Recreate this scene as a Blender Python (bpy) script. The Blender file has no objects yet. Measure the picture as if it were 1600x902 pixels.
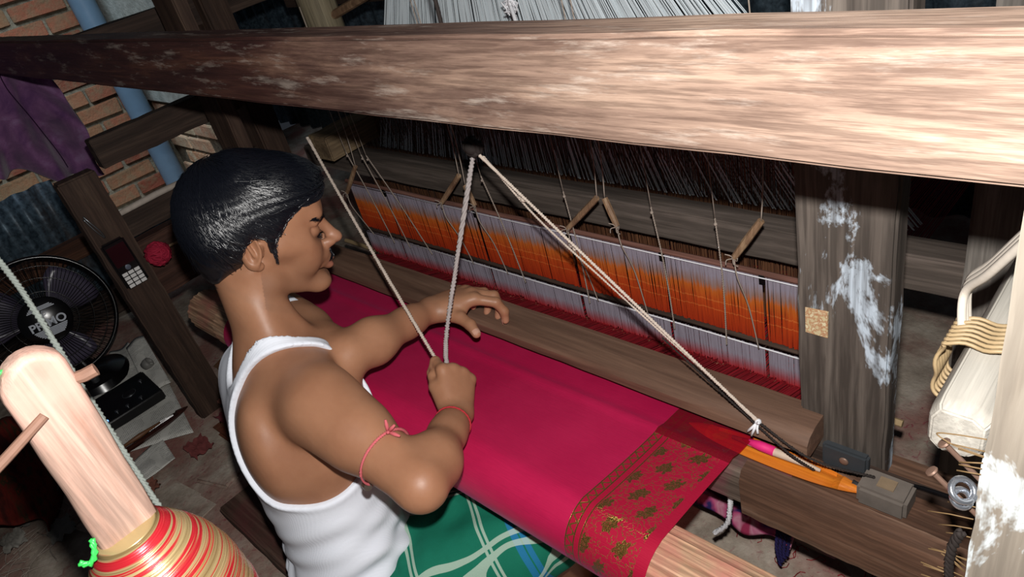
import bpy, bmesh, math, random
import numpy as np
from mathutils import Vector, Matrix, Quaternion
random.seed(7)
rng = np.random.default_rng(11)
S = bpy.context.scene
COL = S.collection

# ------------------------------------------------------------------ camera, world, light, exposure
RX = Vector((0.7144234, 0.66100444, -0.22950455))     # image right, in the room's axes
DN = Vector((0.22495481, -0.52756223, -0.81919072))   # image down
FW = Vector((-0.66256663, 0.53362087, -0.52559893))   # view direction
cam_d = bpy.data.cameras.new('camera'); cam = bpy.data.objects.new('camera', cam_d); COL.objects.link(cam)
cam.matrix_world = Matrix(((RX.x, -DN.x, -FW.x, 0), (RX.y, -DN.y, -FW.y, 0), (RX.z, -DN.z, -FW.z, 0), (0, 0, 0, 1)))
cam_d.sensor_width = 36; cam_d.lens = 36 * 1122.17 / 1600
cam_d.clip_start = 0.01; cam_d.clip_end = 50
S.camera = cam

W = bpy.data.worlds.new('world'); S.world = W; W.use_nodes = True
bg = W.node_tree.nodes['Background']; bg.inputs[0].default_value = (0.72, 0.82, 1, 1); bg.inputs[1].default_value = 0.022

fl = bpy.data.lights.new('camera_flash', 'POINT'); fl.energy = 55; fl.color = (1, 0.975, 0.94); fl.shadow_soft_size = 0.010
flo = bpy.data.objects.new('camera_flash', fl); COL.objects.link(flo)
flo.location = -DN * 0.066 + RX * 0.002
# soft fill added for the left wall and floor, standing in for light through gaps
dl = bpy.data.lights.new('daylight_fill', 'AREA'); dl.energy = 10; dl.size = 0.9; dl.color = (0.75, 0.87, 1)
dlo = bpy.data.objects.new('daylight_fill', dl); COL.objects.link(dlo)
dlo.location = (-2.9, 0.5, 1.0); dl.spread = 1.0; dlo.rotation_euler = (Vector((-3.9, 0.7, -0.7)) - dlo.location).to_track_quat('-Z', 'Y').to_euler()

S.view_settings.view_transform = 'Standard'; S.view_settings.look = 'None'
S.view_settings.exposure = 0.0; S.view_settings.gamma = 1; S.view_settings.use_curve_mapping = False

# ------------------------------------------------------------------ helpers
def lin(c):
    if isinstance(c, str):
        c = [int(c[i:i + 2], 16) / 255 for i in (0, 2, 4)]
    return tuple((v / 12.92 if v <= 0.04045 else ((v + 0.055) / 1.055) ** 2.4) for v in c) + (1,)

class NT:
    def __init__(s, name, rough=0.6, spec=0.3):
        s.m = bpy.data.materials.new(name); s.m.use_nodes = True
        s.t = s.m.node_tree; s.b = s.t.nodes['Principled BSDF']
        s.b.inputs['Roughness'].default_value = rough
        s.b.inputs['Specular IOR Level'].default_value = spec
    def n(s, typ, **kw):
        nd = s.t.nodes.new(typ)
        for k, v in kw.items(): setattr(nd, k, v)
        return nd
    def put(s, sock, v):
        if hasattr(v, 'is_linked') or hasattr(v, 'links'): s.t.links.new(v, sock)
        else: sock.default_value = v
    def coord(s, scale=(1, 1, 1), kind='Object', rot=(0, 0, 0), rand=False):
        tc = s.n('ShaderNodeTexCoord'); mp = s.n('ShaderNodeMapping')
        mp.inputs['Scale'].default_value = scale; mp.inputs['Rotation'].default_value = rot
        s.t.links.new(tc.outputs[kind], mp.inputs[0])
        if rand:
            oi = s.n('ShaderNodeObjectInfo'); ml = s.math('MULTIPLY', oi.outputs['Random'], 13.0)
            s.t.links.new(ml, mp.inputs['Location'])
        return mp.outputs[0]
    def noise(s, vec, scale=5, detail=4, rough=0.55, dist=0.0):
        nd = s.n('ShaderNodeTexNoise'); s.put(nd.inputs['Vector'], vec)
        nd.inputs['Scale'].default_value = scale; nd.inputs['Detail'].default_value = detail
        nd.inputs['Roughness'].default_value = rough; nd.inputs['Distortion'].default_value = dist
        return nd.outputs[0]
    def ramp(s, fac, stops):
        r = s.n('ShaderNodeValToRGB'); s.put(r.inputs[0], fac); e = r.color_ramp.elements
        while len(e) < len(stops): e.new(0.5)
        for i, (p, c) in enumerate(stops):
            e[i].position = p; e[i].color = lin(c) if not isinstance(c, (int, float)) else (c, c, c, 1)
        return r.outputs[0]
    def mix(s, fac, a, b, mode='MIX'):
        m = s.n('ShaderNodeMix', data_type='RGBA', blend_type=mode)
        s.put(m.inputs[0], fac)
        s.put(m.inputs[6], lin(a) if isinstance(a, str) else a); s.put(m.inputs[7], lin(b) if isinstance(b, str) else b)
        return m.outputs[2]
    def math(s, op, a, b=0.0, c=0.0, clamp=False):
        m = s.n('ShaderNodeMath', operation=op); m.use_clamp = clamp
        s.put(m.inputs[0], a); s.put(m.inputs[1], b); s.put(m.inputs[2], c)
        return m.outputs[0]
    def xyz(s, vec):
        m = s.n('ShaderNodeSeparateXYZ'); s.put(m.inputs[0], vec); return m.outputs
    def bump(s, h, strength=0.3, dist=0.002):
        b = s.n('ShaderNodeBump'); b.inputs['Strength'].default_value = strength; b.inputs['Distance'].default_value = dist
        s.put(b.inputs['Height'], h); s.t.links.new(b.outputs[0], s.b.inputs['Normal'])
    def col(s, v): s.put(s.b.inputs['Base Color'], lin(v) if isinstance(v, str) else v)

def plain(name, c, rough=0.6, spec=0.3, var=0.25, vs=30, metal=0.0, coat=0.0):
    k = NT(name, rough, spec)
    nz = k.noise(k.coord(rand=True), vs, 5)
    k.col(k.mix(k.math('MULTIPLY', nz, var * 2, clamp=True), c, tuple(v * 0.45 for v in lin(c)[:3]) + (1,)))
    k.bump(nz, 0.15, 0.001)
    k.b.inputs['Metallic'].default_value = metal; k.b.inputs['Coat Weight'].default_value = coat
    return k.m

def wood(name, dark, mid, light, axis=0, gs=1.0, rough=0.65, paint=None, pt=0.62, spec=0.25, red=None, wear=0.5, bump=0.5):
    k = NT(name, rough, spec)
    sc = [26 * gs] * 3; sc[axis] = 1.5 * gs
    v = k.coord(sc, rand=True)
    n1 = k.noise(v, 1.0, 8, 0.62, 0.6)
    sc2 = [160 * gs] * 3; sc2[axis] = 7 * gs
    n2 = k.noise(k.coord(sc2, rand=True), 1.0, 3, 0.6)
    n3 = k.noise(k.coord((1, 1, 1), rand=True), 7 * gs, 5, 0.6)
    c = k.ramp(n1, [(0.28, dark), (0.5, mid), (0.72, light)])
    c = k.mix(k.math('MULTIPLY', k.ramp(n2, [(0.42, 1.0), (0.6, 0.0)]), wear), c, tuple(x * 0.35 for x in lin(mid)[:3]) + (1,))
    if red: c = k.mix(k.ramp(n3, [(0.45, 0.0), (0.62, 0.7)]), c, red)
    if paint:
        sp = [9.0] * 3; sp[axis] = 4.0
        p1 = k.noise(k.coord(sp, rand=True), 1.3, 6, 0.7, 0.3)
        pm = k.ramp(p1, [(pt, 0.0), (pt + 0.05, 0.9)])
        pm = k.math('MULTIPLY', pm, k.ramp(n2, [(0.3, 0.25), (0.55, 1.0)]))
        c = k.mix(pm, c, paint)
    k.col(c)
    k.bump(k.math('ADD', n2, k.math('MULTIPLY', n1, 1.2)), bump, 0.0015)
    return k.m

class MB:
    """collects shapes, then links them as one mesh object"""
    def __init__(s): s.v = []; s.f = []; s.mi = []; s.cur = 0
    def add(s, vs, fs):
        o = len(s.v); s.v += [tuple(v) for v in vs]; s.f += [tuple(i + o for i in f) for f in fs]; s.mi += [s.cur] * len(fs)
    def box(s, a, b, M=None, jit=0.0):
        (x0, y0, z0), (x1, y1, z1) = a, b
        vs = [Vector((x, y, z)) for x in (x0, x1) for y in (y0, y1) for z in (z0, z1)]
        if jit: vs = [v + Vector((random.uniform(-jit, jit) for _ in range(3))) for v in vs]
        if M: vs = [M @ v for v in vs]
        s.add(vs, [(0, 1, 3, 2), (4, 6, 7, 5), (0, 4, 5, 1), (2, 3, 7, 6), (0, 2, 6, 4), (1, 5, 7, 3)])
    def tube(s, pts, r, n=6, cap=True):
        pts = [Vector(p) for p in pts]; rs = r if isinstance(r, (list, tuple)) else [r] * len(pts)
        up = None; rings = []
        for i, p in enumerate(pts):
            t = (pts[min(i + 1, len(pts) - 1)] - pts[max(i - 1, 0)])
            if t.length < 1e-9: t = Vector((0, 0, 1))
            t.normalize()
            if up is None:
                up = Vector((0, 0, 1)) if abs(t.z) < 0.9 else Vector((1, 0, 0))
            a = t.cross(up); a.normalize(); up = a.cross(t); up.normalize()
            rings.append([p + (a * math.cos(2 * math.pi * j / n) + up * math.sin(2 * math.pi * j / n)) * rs[i] for j in range(n)])
        vs = [v for rg in rings for v in rg]; fs = []
        for i in range(len(pts) - 1):
            for j in range(n):
                fs.append((i * n + j, i * n + (j + 1) % n, (i + 1) * n + (j + 1) % n, (i + 1) * n + j))
        if cap: fs += [tuple(range(n))[::-1], tuple((len(pts) - 1) * n + j for j in range(n))]
        s.add(vs, fs)
    def rope(s, pts, r, turns=60.0, n=5, strands=3):
        P = smooth(pts, max(2, int(plen(pts) / max(r * 1.1, 0.0012) / max(len(pts) - 1, 1))))
        for k in range(strands):
            out = []; d = 0.0; up = Vector((0.3, 0.2, 1)).normalized()
            for i, p in enumerate(P):
                t = (P[min(i + 1, len(P) - 1)] - P[max(i - 1, 0)]).normalized()
                if i: d += (P[i] - P[i - 1]).length
                a = t.cross(up); a.normalize(); u2 = a.cross(t)
                an = d * turns * 2 * math.pi + k * 2 * math.pi / strands
                out.append(p + (a * math.cos(an) + u2 * math.sin(an)) * r * 0.5)
            s.tube(out, r * 0.56, n)
    def lathe(s, c, prof, axis=(0, 0, 1), n=24, cap=True, a0=0, a1=2 * math.pi):
        q = Vector((0, 0, 1)).rotation_difference(Vector(axis)); c = Vector(c)
        full = abs(a1 - a0 - 2 * math.pi) < 1e-6; m = n if full else n + 1
        vs = [c + q @ Vector((r * math.cos(a0 + (a1 - a0) * j / n), r * math.sin(a0 + (a1 - a0) * j / n), h)) for r, h in prof for j in range(m)]
        fs = []
        for i in range(len(prof) - 1):
            for j in range(n):
                j2 = (j + 1) % m if full else j + 1
                fs.append((i * m + j, i * m + j2, (i + 1) * m + j2, (i + 1) * m + j))
        if cap and full: fs += [tuple(range(m))[::-1], tuple((len(prof) - 1) * m + j for j in range(m))]
        s.add(vs, fs)
    def ball(s, c, r, n=12, m=8, R=None, sc=(1, 1, 1)):
        vs = []; c = Vector(c)
        for i in range(m + 1):
            th = math.pi * i / m
            for j in range(n):
                ph = 2 * math.pi * j / n
                v = Vector((math.sin(th) * math.cos(ph) * sc[0], math.sin(th) * math.sin(ph) * sc[1], math.cos(th) * sc[2])) * r
                if R: v = R @ v
                vs.append(c + v)
        fs = [(i * n + j, (i + 1) * n + j, (i + 1) * n + (j + 1) % n, i * n + (j + 1) % n) for i in range(m) for j in range(n)]
        s.add(vs, fs)
    def build(s, name, mat, parent=None, bevel=0, smooth_=False, loc=None, seg=2):
        me = bpy.data.meshes.new(name)
        if loc is None:
            if parent is None and s.v:
                a = np.array([tuple(v) for v in s.v]); loc = Vector(((a[:, 0].min() + a[:, 0].max()) / 2, (a[:, 1].min() + a[:, 1].max()) / 2, a[:, 2].min()))
            elif parent is not None:
                a = np.array([tuple(v) for v in s.v]); loc = Vector(tuple((a.min(0) + a.max(0)) / 2))
        loc = Vector(loc)
        me.from_pydata([tuple(Vector(v) - loc) for v in s.v], [], s.f)
        mats = mat if isinstance(mat, (list, tuple)) else [mat]
        for m in mats: me.materials.append(m)
        if len(mats) > 1: me.polygons.foreach_set('material_index', s.mi)
        bm = bmesh.new(); bm.from_mesh(me)
        bmesh.ops.remove_doubles(bm, verts=bm.verts, dist=1e-6)
        bmesh.ops.recalc_face_normals(bm, faces=bm.faces)
        if bevel:
            bmesh.ops.bevel(bm, geom=[e for e in bm.edges if len(e.link_faces) == 2 and e.calc_face_angle(0) > 0.5], offset=bevel, segments=seg, affect='EDGES', clamp_overlap=True)
        bm.to_mesh(me); bm.free()
        if smooth_ or bevel:
            me.polygons.foreach_set('use_smooth', [True] * len(me.polygons))
        if bevel or smooth_ == 'auto':
            try: me.set_sharp_from_angle(angle=0.6)
            except Exception: pass
        o = bpy.data.objects.new(name, me); COL.objects.link(o)
        if parent is not None:
            o.parent = parent; o.location = loc - wloc(parent)
        else: o.location = loc
        return o

def wloc(o):
    l = Vector(o.location)
    while o.parent: o = o.parent; l += Vector(o.location)
    return l
def plen(pts): return sum((Vector(pts[i + 1]) - Vector(pts[i])).length for i in range(len(pts) - 1))
def smooth(pts, k=8):
    pts = [Vector(p) for p in pts]; out = []
    for i in range(len(pts) - 1):
        p0 = pts[max(i - 1, 0)]; p1 = pts[i]; p2 = pts[i + 1]; p3 = pts[min(i + 2, len(pts) - 1)]
        for j in range(k):
            t = j / k
            out.append(0.5 * ((2 * p1) + (p2 - p0) * t + (2 * p0 - 5 * p1 + 4 * p2 - p3) * t * t + (3 * p1 - p0 - 3 * p2 + p3) * t ** 3))
    out.append(pts[-1]); return out

def empty(name, loc, label=None, cat=None, group=None, kind=None):
    o = bpy.data.objects.new(name, None); COL.objects.link(o); o.location = loc; o.empty_display_size = 0.05
    return tag(o, label, cat, group, kind)
def tag(o, label=None, cat=None, group=None, kind=None):
    if label: o['label'] = label
    if cat: o['category'] = cat
    if group: o['group'] = group
    if kind: o['kind'] = kind
    return o

def plank(name, a, b, mat, parent=None, bevel=0.003, axis=0, seg=14, jit=0.0012, M=None):
    """a worn timber: a box cut into segments along its length, its edges slightly uneven, then bevelled"""
    a = list(a); b = list(b); c = [(a[i] + b[i]) / 2 for i in range(3)]
    o1, o2 = [i for i in range(3) if i != axis]
    m = MB(); vs = []; fs = []
    for i in range(seg + 1):
        t = i / seg
        for (p, q) in ((0, 0), (1, 0), (1, 1), (0, 1)):
            v = [0, 0, 0]; v[axis] = a[axis] + (b[axis] - a[axis]) * t
            v[o1] = (a, b)[p][o1] + random.uniform(-jit, jit); v[o2] = (a, b)[q][o2] + random.uniform(-jit, jit)
            v = Vector(v)
            if M: v = M @ (v - Vector(c)) + Vector(c)
            vs.append(v)
    for i in range(seg):
        for j in range(4):
            fs.append((i * 4 + j, i * 4 + (j + 1) % 4, (i + 1) * 4 + (j + 1) % 4, (i + 1) * 4 + j))
    fs += [(3, 2, 1, 0), (seg * 4, seg * 4 + 1, seg * 4 + 2, seg * 4 + 3)]
    m.add(vs, fs)
    me_loc = Vector(c)
    o = m.build(name, mat, parent, 0, False, me_loc)
    me = o.data; bm = bmesh.new(); bm.from_mesh(me)
    ed = [e for e in bm.edges if len(e.link_faces) == 2 and e.calc_face_angle(0) > 0.7]
    bmesh.ops.bevel(bm, geom=ed, offset=bevel, segments=2, affect='EDGES', clamp_overlap=True)
    bm.to_mesh(me); bm.free()
    me.polygons.foreach_set('use_smooth', [True] * len(me.polygons))
    try: me.set_sharp_from_angle(angle=0.7)
    except Exception: pass
    return o

# ------------------------------------------------------------------ materials
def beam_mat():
    k = NT('dark_to_pale_teak', 0.5, 0.35)
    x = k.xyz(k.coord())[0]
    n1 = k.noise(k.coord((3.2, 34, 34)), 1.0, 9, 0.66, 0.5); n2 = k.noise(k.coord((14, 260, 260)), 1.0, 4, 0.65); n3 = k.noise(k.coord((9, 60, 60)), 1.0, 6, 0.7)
    bare = k.ramp(n1, [(0.3, '6a564b'), (0.5, '8b7567'), (0.7, 'a58e7d')])  # paler tone, used more towards the right end
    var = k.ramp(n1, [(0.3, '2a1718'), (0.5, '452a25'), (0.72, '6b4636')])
    # blend along x: dark red-brown at left, pale tan at the right end
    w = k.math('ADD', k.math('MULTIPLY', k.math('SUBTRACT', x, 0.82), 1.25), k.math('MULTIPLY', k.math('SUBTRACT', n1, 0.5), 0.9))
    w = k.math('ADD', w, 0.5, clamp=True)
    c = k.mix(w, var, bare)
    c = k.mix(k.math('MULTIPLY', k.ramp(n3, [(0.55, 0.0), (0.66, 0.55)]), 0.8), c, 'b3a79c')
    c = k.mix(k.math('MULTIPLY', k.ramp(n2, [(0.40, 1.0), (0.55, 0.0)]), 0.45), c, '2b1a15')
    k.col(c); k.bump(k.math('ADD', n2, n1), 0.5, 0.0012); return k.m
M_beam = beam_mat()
M_dark = wood('dark_soiled_wood_x', '241b17', '3d2f28', '5a483d', 0, 1.0, 0.7)
M_darky = wood('dark_soiled_wood_y', '241b17', '3d2f28', '5c4b40', 1, 1.0, 0.7)
M_darkz = wood('dark_soiled_wood_z', '2a1f1a', '44332a', '604d40', 2, 1.0, 0.7)
M_post = wood('painted_post_wood', '332d29', '544c46', '766d65', 2, 0.7, 0.65, paint='b4c0cc', pt=0.57, wear=.7)
M_near = wood('grey_post_wood', '6c6257', '8b8175', 'a69d90', 2, 0.8, 0.7, paint='d9e2e6', pt=0.56, wear=0.3)
M_bar = wood('whitewashed_wood', '9a948b', 'bdb8ae', 'd6d2c8', 1, 1.0, 0.7, wear=0.25)
M_sley = wood('handworn_sley_wood', '453128', '6d5344', '8d7260', 0, 0.9, 0.5, spec=0.35, wear=0.25, bump=0.25)
M_race = wood('dye_stained_wood', '3a302a', '5d4f46', '7b6c60', 0, 1.0, 0.65, red='7d3a4a')
M_rail = wood('grey_brown_rail', '3b332f', '5c524b', '7a6d66', 0, 0.9, 0.7)
M_roller = wood('pale_ribbed_roller', '8a5a45', 'c19a7c', 'dcbfa0', 0, 1.6, 0.55, wear=0.7, red='b06a60')
M_pale = wood('pale_pink_wood', '866658', 'b09486', 'ccb6a8', 2, 1.2, 0.55, red='b48d80', wear=0.55)
M_stick = wood('lever_stick_wood', '5c4434', '866a52', 'a88d6e', 2, 2.0, 0.6, wear=0.3)
M_metal = plain('scuffed_steel', '8d9196', 0.35, 0.5, 0.3, 60, 0.9)
M_rust = plain('brown_nail_iron', '8a6d5e', 0.5, 0.5, 0.4, 90, 0.4)
M_cord = plain('pale_cotton_cord', 'c4b5a8', 0.85, 0.2, 0.25, 200)
M_cordd = plain('dark_cord', '2c2624', 0.8, 0.2, 0.2, 200)
M_string = plain('thin_grey_string', '9c8f84', 0.85, 0.2, 0.2, 300)
M_white = plain('white_cotton', 'dcdce0', 0.8, 0.2, 0.1, 200)
M_green = plain('green_nylon', '35b84f', 0.4, 0.5, 0.15, 200)
M_greyrope = plain('grey_green_rope', '6f7570', 0.7, 0.3, 0.25, 200)
M_navy = plain('navy_yarn', '25204e', 0.9, 0.2, 0.25, 300)
M_ball = plain('crimson_yarn', 'a81f3c', 0.8, 0.3, 0.25, 300)
M_pipe = plain('grey_blue_plastic_pipe', '54697a', 0.45, 0.4, 0.3, 18)
M_black = plain('gloss_black_plastic', '0c0b0d', 0.22, 0.5, 0.1, 40)
M_blackm = plain('matt_black_plastic', '121013', 0.5, 0.4, 0.1, 40)

def brick_mat(name, a, b, c, stain):
    k = NT(name, 0.85, 0.2)
    oi = k.n('ShaderNodeObjectInfo')
    base = k.ramp(oi.outputs['Random'], [(0.0, a), (0.5, b), (1.0, c)])
    n1 = k.noise(k.coord(rand=True), 22, 6, 0.65)
    n2 = k.noise(k.coord(rand=True), 90, 4, 0.6)
    cc = k.mix(k.ramp(n1, [(0.42, 0.0), (0.68, 0.8)]), base, stain)
    k.col(k.mix(k.math('MULTIPLY', n2, 0.5), cc, '3a2219'))
    k.bump(k.math('ADD', n2, n1), 0.6, 0.004)
    return k.m
M_brick = brick_mat('red_brick', '6e3a2a', '84503a', '75563c', '6b6048')
M_brickp = brick_mat('pale_dusty_brick', 'b98a66', 'cfa184', 'c9b592', 'cfc2a4')
def dusty(name, a, b, c, sc=14, red=None):
    k = NT(name, 0.9, 0.15)
    v = k.coord(rand=False)
    n1 = k.noise(v, sc, 8, 0.65); n2 = k.noise(v, sc * 6, 5, 0.6); n3 = k.noise(v, 3.2, 6, 0.6, 0.6)
    cc = k.ramp(n1, [(0.3, a), (0.52, b), (0.72, c)])
    if red:
        cc = k.mix(k.ramp(n3, [(0.44, 0.0), (0.6, 0.85)]), cc, red)
        n4 = k.noise(v, 45, 3, 0.7, 2.2)
        cc = k.mix(k.math('MULTIPLY', k.ramp(n4, [(0.60, 0.0), (0.66, 0.6)]), k.ramp(n3, [(0.4, 0.2), (0.55, 1.0)])), cc, '8e2b45')
    k.col(k.mix(k.math('MULTIPLY', n2, 0.4), cc, '2a201c'))
    k.bump(k.math('ADD', n1, k.math('MULTIPLY', n2, 0.5)), 0.7, 0.006)
    return k.m
M_mortar = dusty('grey_mortar', '4c463c', '6f6858', '8c8472', 30)
M_plaster = dusty('grey_plaster', '8b9088', 'a9aea6', 'c0c2ba', 10)
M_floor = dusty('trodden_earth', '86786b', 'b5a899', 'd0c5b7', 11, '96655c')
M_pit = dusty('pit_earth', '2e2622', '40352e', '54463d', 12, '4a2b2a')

def tin(name, a, b, c, axis):
    k = NT(name, 0.45, 0.5)
    sc = [5.0] * 3; sc[axis] = 1.2
    n1 = k.noise(k.coord(sc), 1.5, 7, 0.65, 0.4); n2 = k.noise(k.coord(), 60, 4, 0.6)
    k.col(k.mix(k.ramp(n1, [(0.55, 0.0), (0.72, 0.7)]), k.ramp(n2, [(0.35, a), (0.65, b)]), c))
    k.b.inputs['Metallic'].default_value = 0.35
    k.bump(n2, 0.25, 0.002); return k.m
M_tin = tin('weathered_corrugated_tin', '2f3c46', '5a6d7a', '4a3a30', 2)

def cloth_mat():
    k = NT('magenta_silk_with_gold_border', 0.42, 0.35)
    tc = k.n('ShaderNodeUVMap'); uv = k.xyz(tc.outputs[0])          # u = metres from the right edge, v = metres along the cloth
    u, v = uv[0], uv[1]
    n0 = k.noise(k.coord((1, 1, 1)), 5, 5, 0.6)
    base = k.ramp(n0, [(0.3, 'bd1049'), (0.7, 'd62259')])
    # weave
    wv = k.noise(k.coord((40, 900, 40)), 1.0, 2, 0.5)
    base = k.mix(k.math('MULTIPLY', wv, 0.28), base, '6d0830')
    # border field, redder
    inb = k.math('LESS_THAN', u, 0.118)
    base = k.mix(inb, base, 'b01438')
    cu = k.math('DIVIDE', u, 0.0262); cv = k.math('DIVIDE', v, 0.060)
    cv = k.math('ADD', cv, k.math('MULTIPLY', cu, 0.35))
    fu = k.math('SUBTRACT', k.math('FRACT', cu), 0.5); fv = k.math('SUBTRACT', k.math('FRACT', cv), 0.5)
    n5 = k.noise(k.coord(), 320, 3, 0.6); n6 = k.noise(k.coord(), 130, 2, 0.5)
    su = k.math('SUBTRACT', fu, k.math('MULTIPLY', fv, 0.9))
    r = k.math('ADD', k.math('MULTIPLY', k.math('MULTIPLY', su, su), 9.0), k.math('MULTIPLY', k.math('MULTIPLY', fv, fv), 6.0))
    petals = k.math('ADD', r, k.math('MULTIPLY', k.math('SINE', k.math('MULTIPLY', k.math('ARCTAN2', su, fv), 7.0)), 0.16))
    petals = k.math('ADD', petals, k.math('MULTIPLY', k.math('SUBTRACT', n6, 0.5), 1.3))
    mot = k.math('LESS_THAN', petals, 0.50)
    vein = k.math('GREATER_THAN', k.math('ABSOLUTE', k.math('SUBTRACT', n5, 0.5)), 0.015)
    mot = k.math('MULTIPLY', mot, vein)
    fld = k.math('MULTIPLY', k.math('GREATER_THAN', u, 0.016), k.math('LESS_THAN', u, 0.094))
    # small vine filling between the motifs
    vine = k.math('LESS_THAN', k.math('ABSOLUTE', k.math('SUBTRACT', n6, 0.5)), 0.02)
    gold = k.math('MULTIPLY', fld, k.math('MAXIMUM', mot, k.math('MULTIPLY', vine, 0.6)))
    # inner band: scroll between two thin lines
    bu = k.math('SUBTRACT', u, 0.111); ab = k.math('ABSOLUTE', bu)
    lines = k.math('MULTIPLY', k.math('GREATER_THAN', ab, 0.0055), k.math('LESS_THAN', ab, 0.0072))
    wav = k.math('MULTIPLY', k.math('SINE', k.math('MULTIPLY', v, 420.0)), 0.004)
    scr = k.math('MULTIPLY', k.math('LESS_THAN', k.math('ABSOLUTE', k.math('SUBTRACT', bu, wav)), 0.0017), 0.8)
    l2 = k.math('LESS_THAN', k.math('ABSOLUTE', k.math('SUBTRACT', u, 0.0955)), 0.0008)
    gold = k.math('MAXIMUM', gold, k.math('MAXIMUM', k.math('MAXIMUM', lines, scr), l2))
    # the unfigured red start of the border, near the reed
    early = k.math('LESS_THAN', v, 0.105)
    gold = k.math('MULTIPLY', gold, k.math('SUBTRACT', 1.0, k.math('MULTIPLY', early, 0.85)))
    c = k.mix(gold, base, '93803e')
    c = k.mix(k.math('MULTIPLY', k.math('MULTIPLY', early, inb), 0.55), c, '7c0f1e')
    k.col(c)
    k.put(k.b.inputs['Metallic'], k.math('ADD', 0.22, k.math('MULTIPLY', gold, 0.65)))
    k.put(k.b.inputs['Roughness'], k.math('SUBTRACT', 0.48, k.math('MULTIPLY', gold, 0.2)))
    k.b.inputs['Sheen Weight'].default_value = 0.12; k.b.inputs['Sheen Tint'].default_value = (0.7, 0.35, 0.8, 1); k.b.inputs['Sheen Roughness'].default_value = 0.4
    k.bump(k.math('ADD', wv, k.math('MULTIPLY', k.math('MULTIPLY', gold, n5), 3.0)), 0.4, 0.0012)
    # fine threads let some of what lies beneath show, most in the thin start of the border
    tr = k.n('ShaderNodeBsdfTransparent'); tr.inputs[0].default_value = (1, 0.25, 0.2, 1)
    mx = k.n('ShaderNodeMixShader')
    k.put(mx.inputs[0], k.math('ADD', 0.10, k.math('MULTIPLY', k.math('MULTIPLY', early, inb), 0.38)))
    out = k.t.nodes['Material Output']
    k.t.links.new(k.b.outputs[0], mx.inputs[1]); k.t.links.new(tr.outputs[0], mx.inputs[2]); k.t.links.new(mx.outputs[0], out.inputs[0])
    return k.m
M_cloth = cloth_mat()

def heddle_mat(name, top):
    """threads dyed grey at the ends and orange in between; z in metres in the heddle's own frame (0 = upper shaft)"""
    k = NT(name, 0.75, 0.2)
    z = k.xyz(k.coord())[2]
    n1 = k.noise(k.coord((260, 3, 10)), 1.0, 4, 0.65)
    n2 = k.noise(k.coord((14, 3, 30)), 1.0, 3, 0.6)
    h = k.math('ADD', z, k.math('MULTIPLY', k.math('SUBTRACT', n1, 0.5), 0.05))
    h = k.math('DIVIDE', k.math('MULTIPLY', h, -1.0), 0.125)
    if top:
        c = k.ramp(h, [(0.15, '857e8a'), (0.30, '86685e'), (0.38, 'b0581c'), (0.58, 'ab3d10'), (0.98, '962608')])
        ed = k.math('ADD', z, k.math('MULTIPLY', k.math('SUBTRACT', n2, 0.5), 0.006))
        for zz, w in ((-0.068, 0.0012), (-0.085, 0.0009)):
            c = k.mix(k.math('MULTIPLY', k.math('LESS_THAN', k.math('ABSOLUTE', k.math('SUBTRACT', ed, zz)), w), 0.55), c, 'c86a30')
    else:
        h2 = k.math('DIVIDE', k.math('MULTIPLY', k.math('ADD', z, k.math('MULTIPLY', k.math('SUBTRACT', n1, 0.5), 0.02)), -1.0), 0.06)
        c = k.ramp(h2, [(0.5, '8a8490'), (0.8, '8f4a52'), (1.0, '9c1a22')])
    k.col(k.mix(k.math('MULTIPLY', k.ramp(n1, [(0.3, 1.0), (0.55, 0.0)]), 0.45), c, '3a1408'))
    return k.m
M_hed = heddle_mat('dip_dyed_heddle_thread', True)
M_hedl = heddle_mat('lower_heddle_thread', False)
def streak(name, cols, sx=400, rough=0.7):
    k = NT(name, rough, 0.25)
    n1 = k.noise(k.coord((sx, 6, 6)), 1.0, 4, 0.6); n2 = k.noise(k.coord(), 9, 4)
    c = k.ramp(n1, [(0.3, cols[0]), (0.5, cols[1]), (0.7, cols[2])])
    k.col(k.mix(k.math('MULTIPLY', n2, 0.3), c, cols[0])); return k.m
M_redwarp = streak('red_warp_thread', ('4d0a10', '8c1420', 'b02030'))
M_brnwarp = streak('brown_warp_thread', ('2a160e', '5e3c28', '8c6244'))
M_whwarp = plain('white_harness_thread', 'dfe9ee', 0.7, 0.2, 0.15, 300)

# ------------------------------------------------------------------ the setting
FZ = -1.15
fm = MB()
PX0, PX1, PY0, PY1 = -1.32, -0.70, 0.40, 0.80
def grid(mb, x0, x1, y0, y1, step, f):
    nx = max(1, int((x1 - x0) / step)); ny = max(1, int((y1 - y0) / step))
    vs = [(x0 + (x1 - x0) * i / nx, y0 + (y1 - y0) * j / ny, 0) for i in range(nx + 1) for j in range(ny + 1)]
    vs = [(x, y, f(x, y)) for x, y, _ in vs]
    mb.add(vs, [(i * (ny + 1) + j, (i + 1) * (ny + 1) + j, (i + 1) * (ny + 1) + j + 1, i * (ny + 1) + j + 1) for i in range(nx) for j in range(ny)])
def fz(x, y):
    return FZ + 0.006 * math.sin(x * 9 + 1.3 * math.sin(y * 7)) + 0.004 * math.sin(y * 13 + x * 5) - 0.006
grid(fm, -4.0, PX0, -1.5, 2.6, 0.08, fz); grid(fm, PX1, 1.4, -1.5, 2.6, 0.08, fz)
grid(fm, PX0, PX1, -1.5, PY0, 0.08, fz); grid(fm, PX0, PX1, PY1, 2.6, 0.08, fz)
floor = tag(fm.build('floor', M_floor, smooth_=True, loc=(0, 0, FZ)), kind='structure')
pm = MB()
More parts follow.
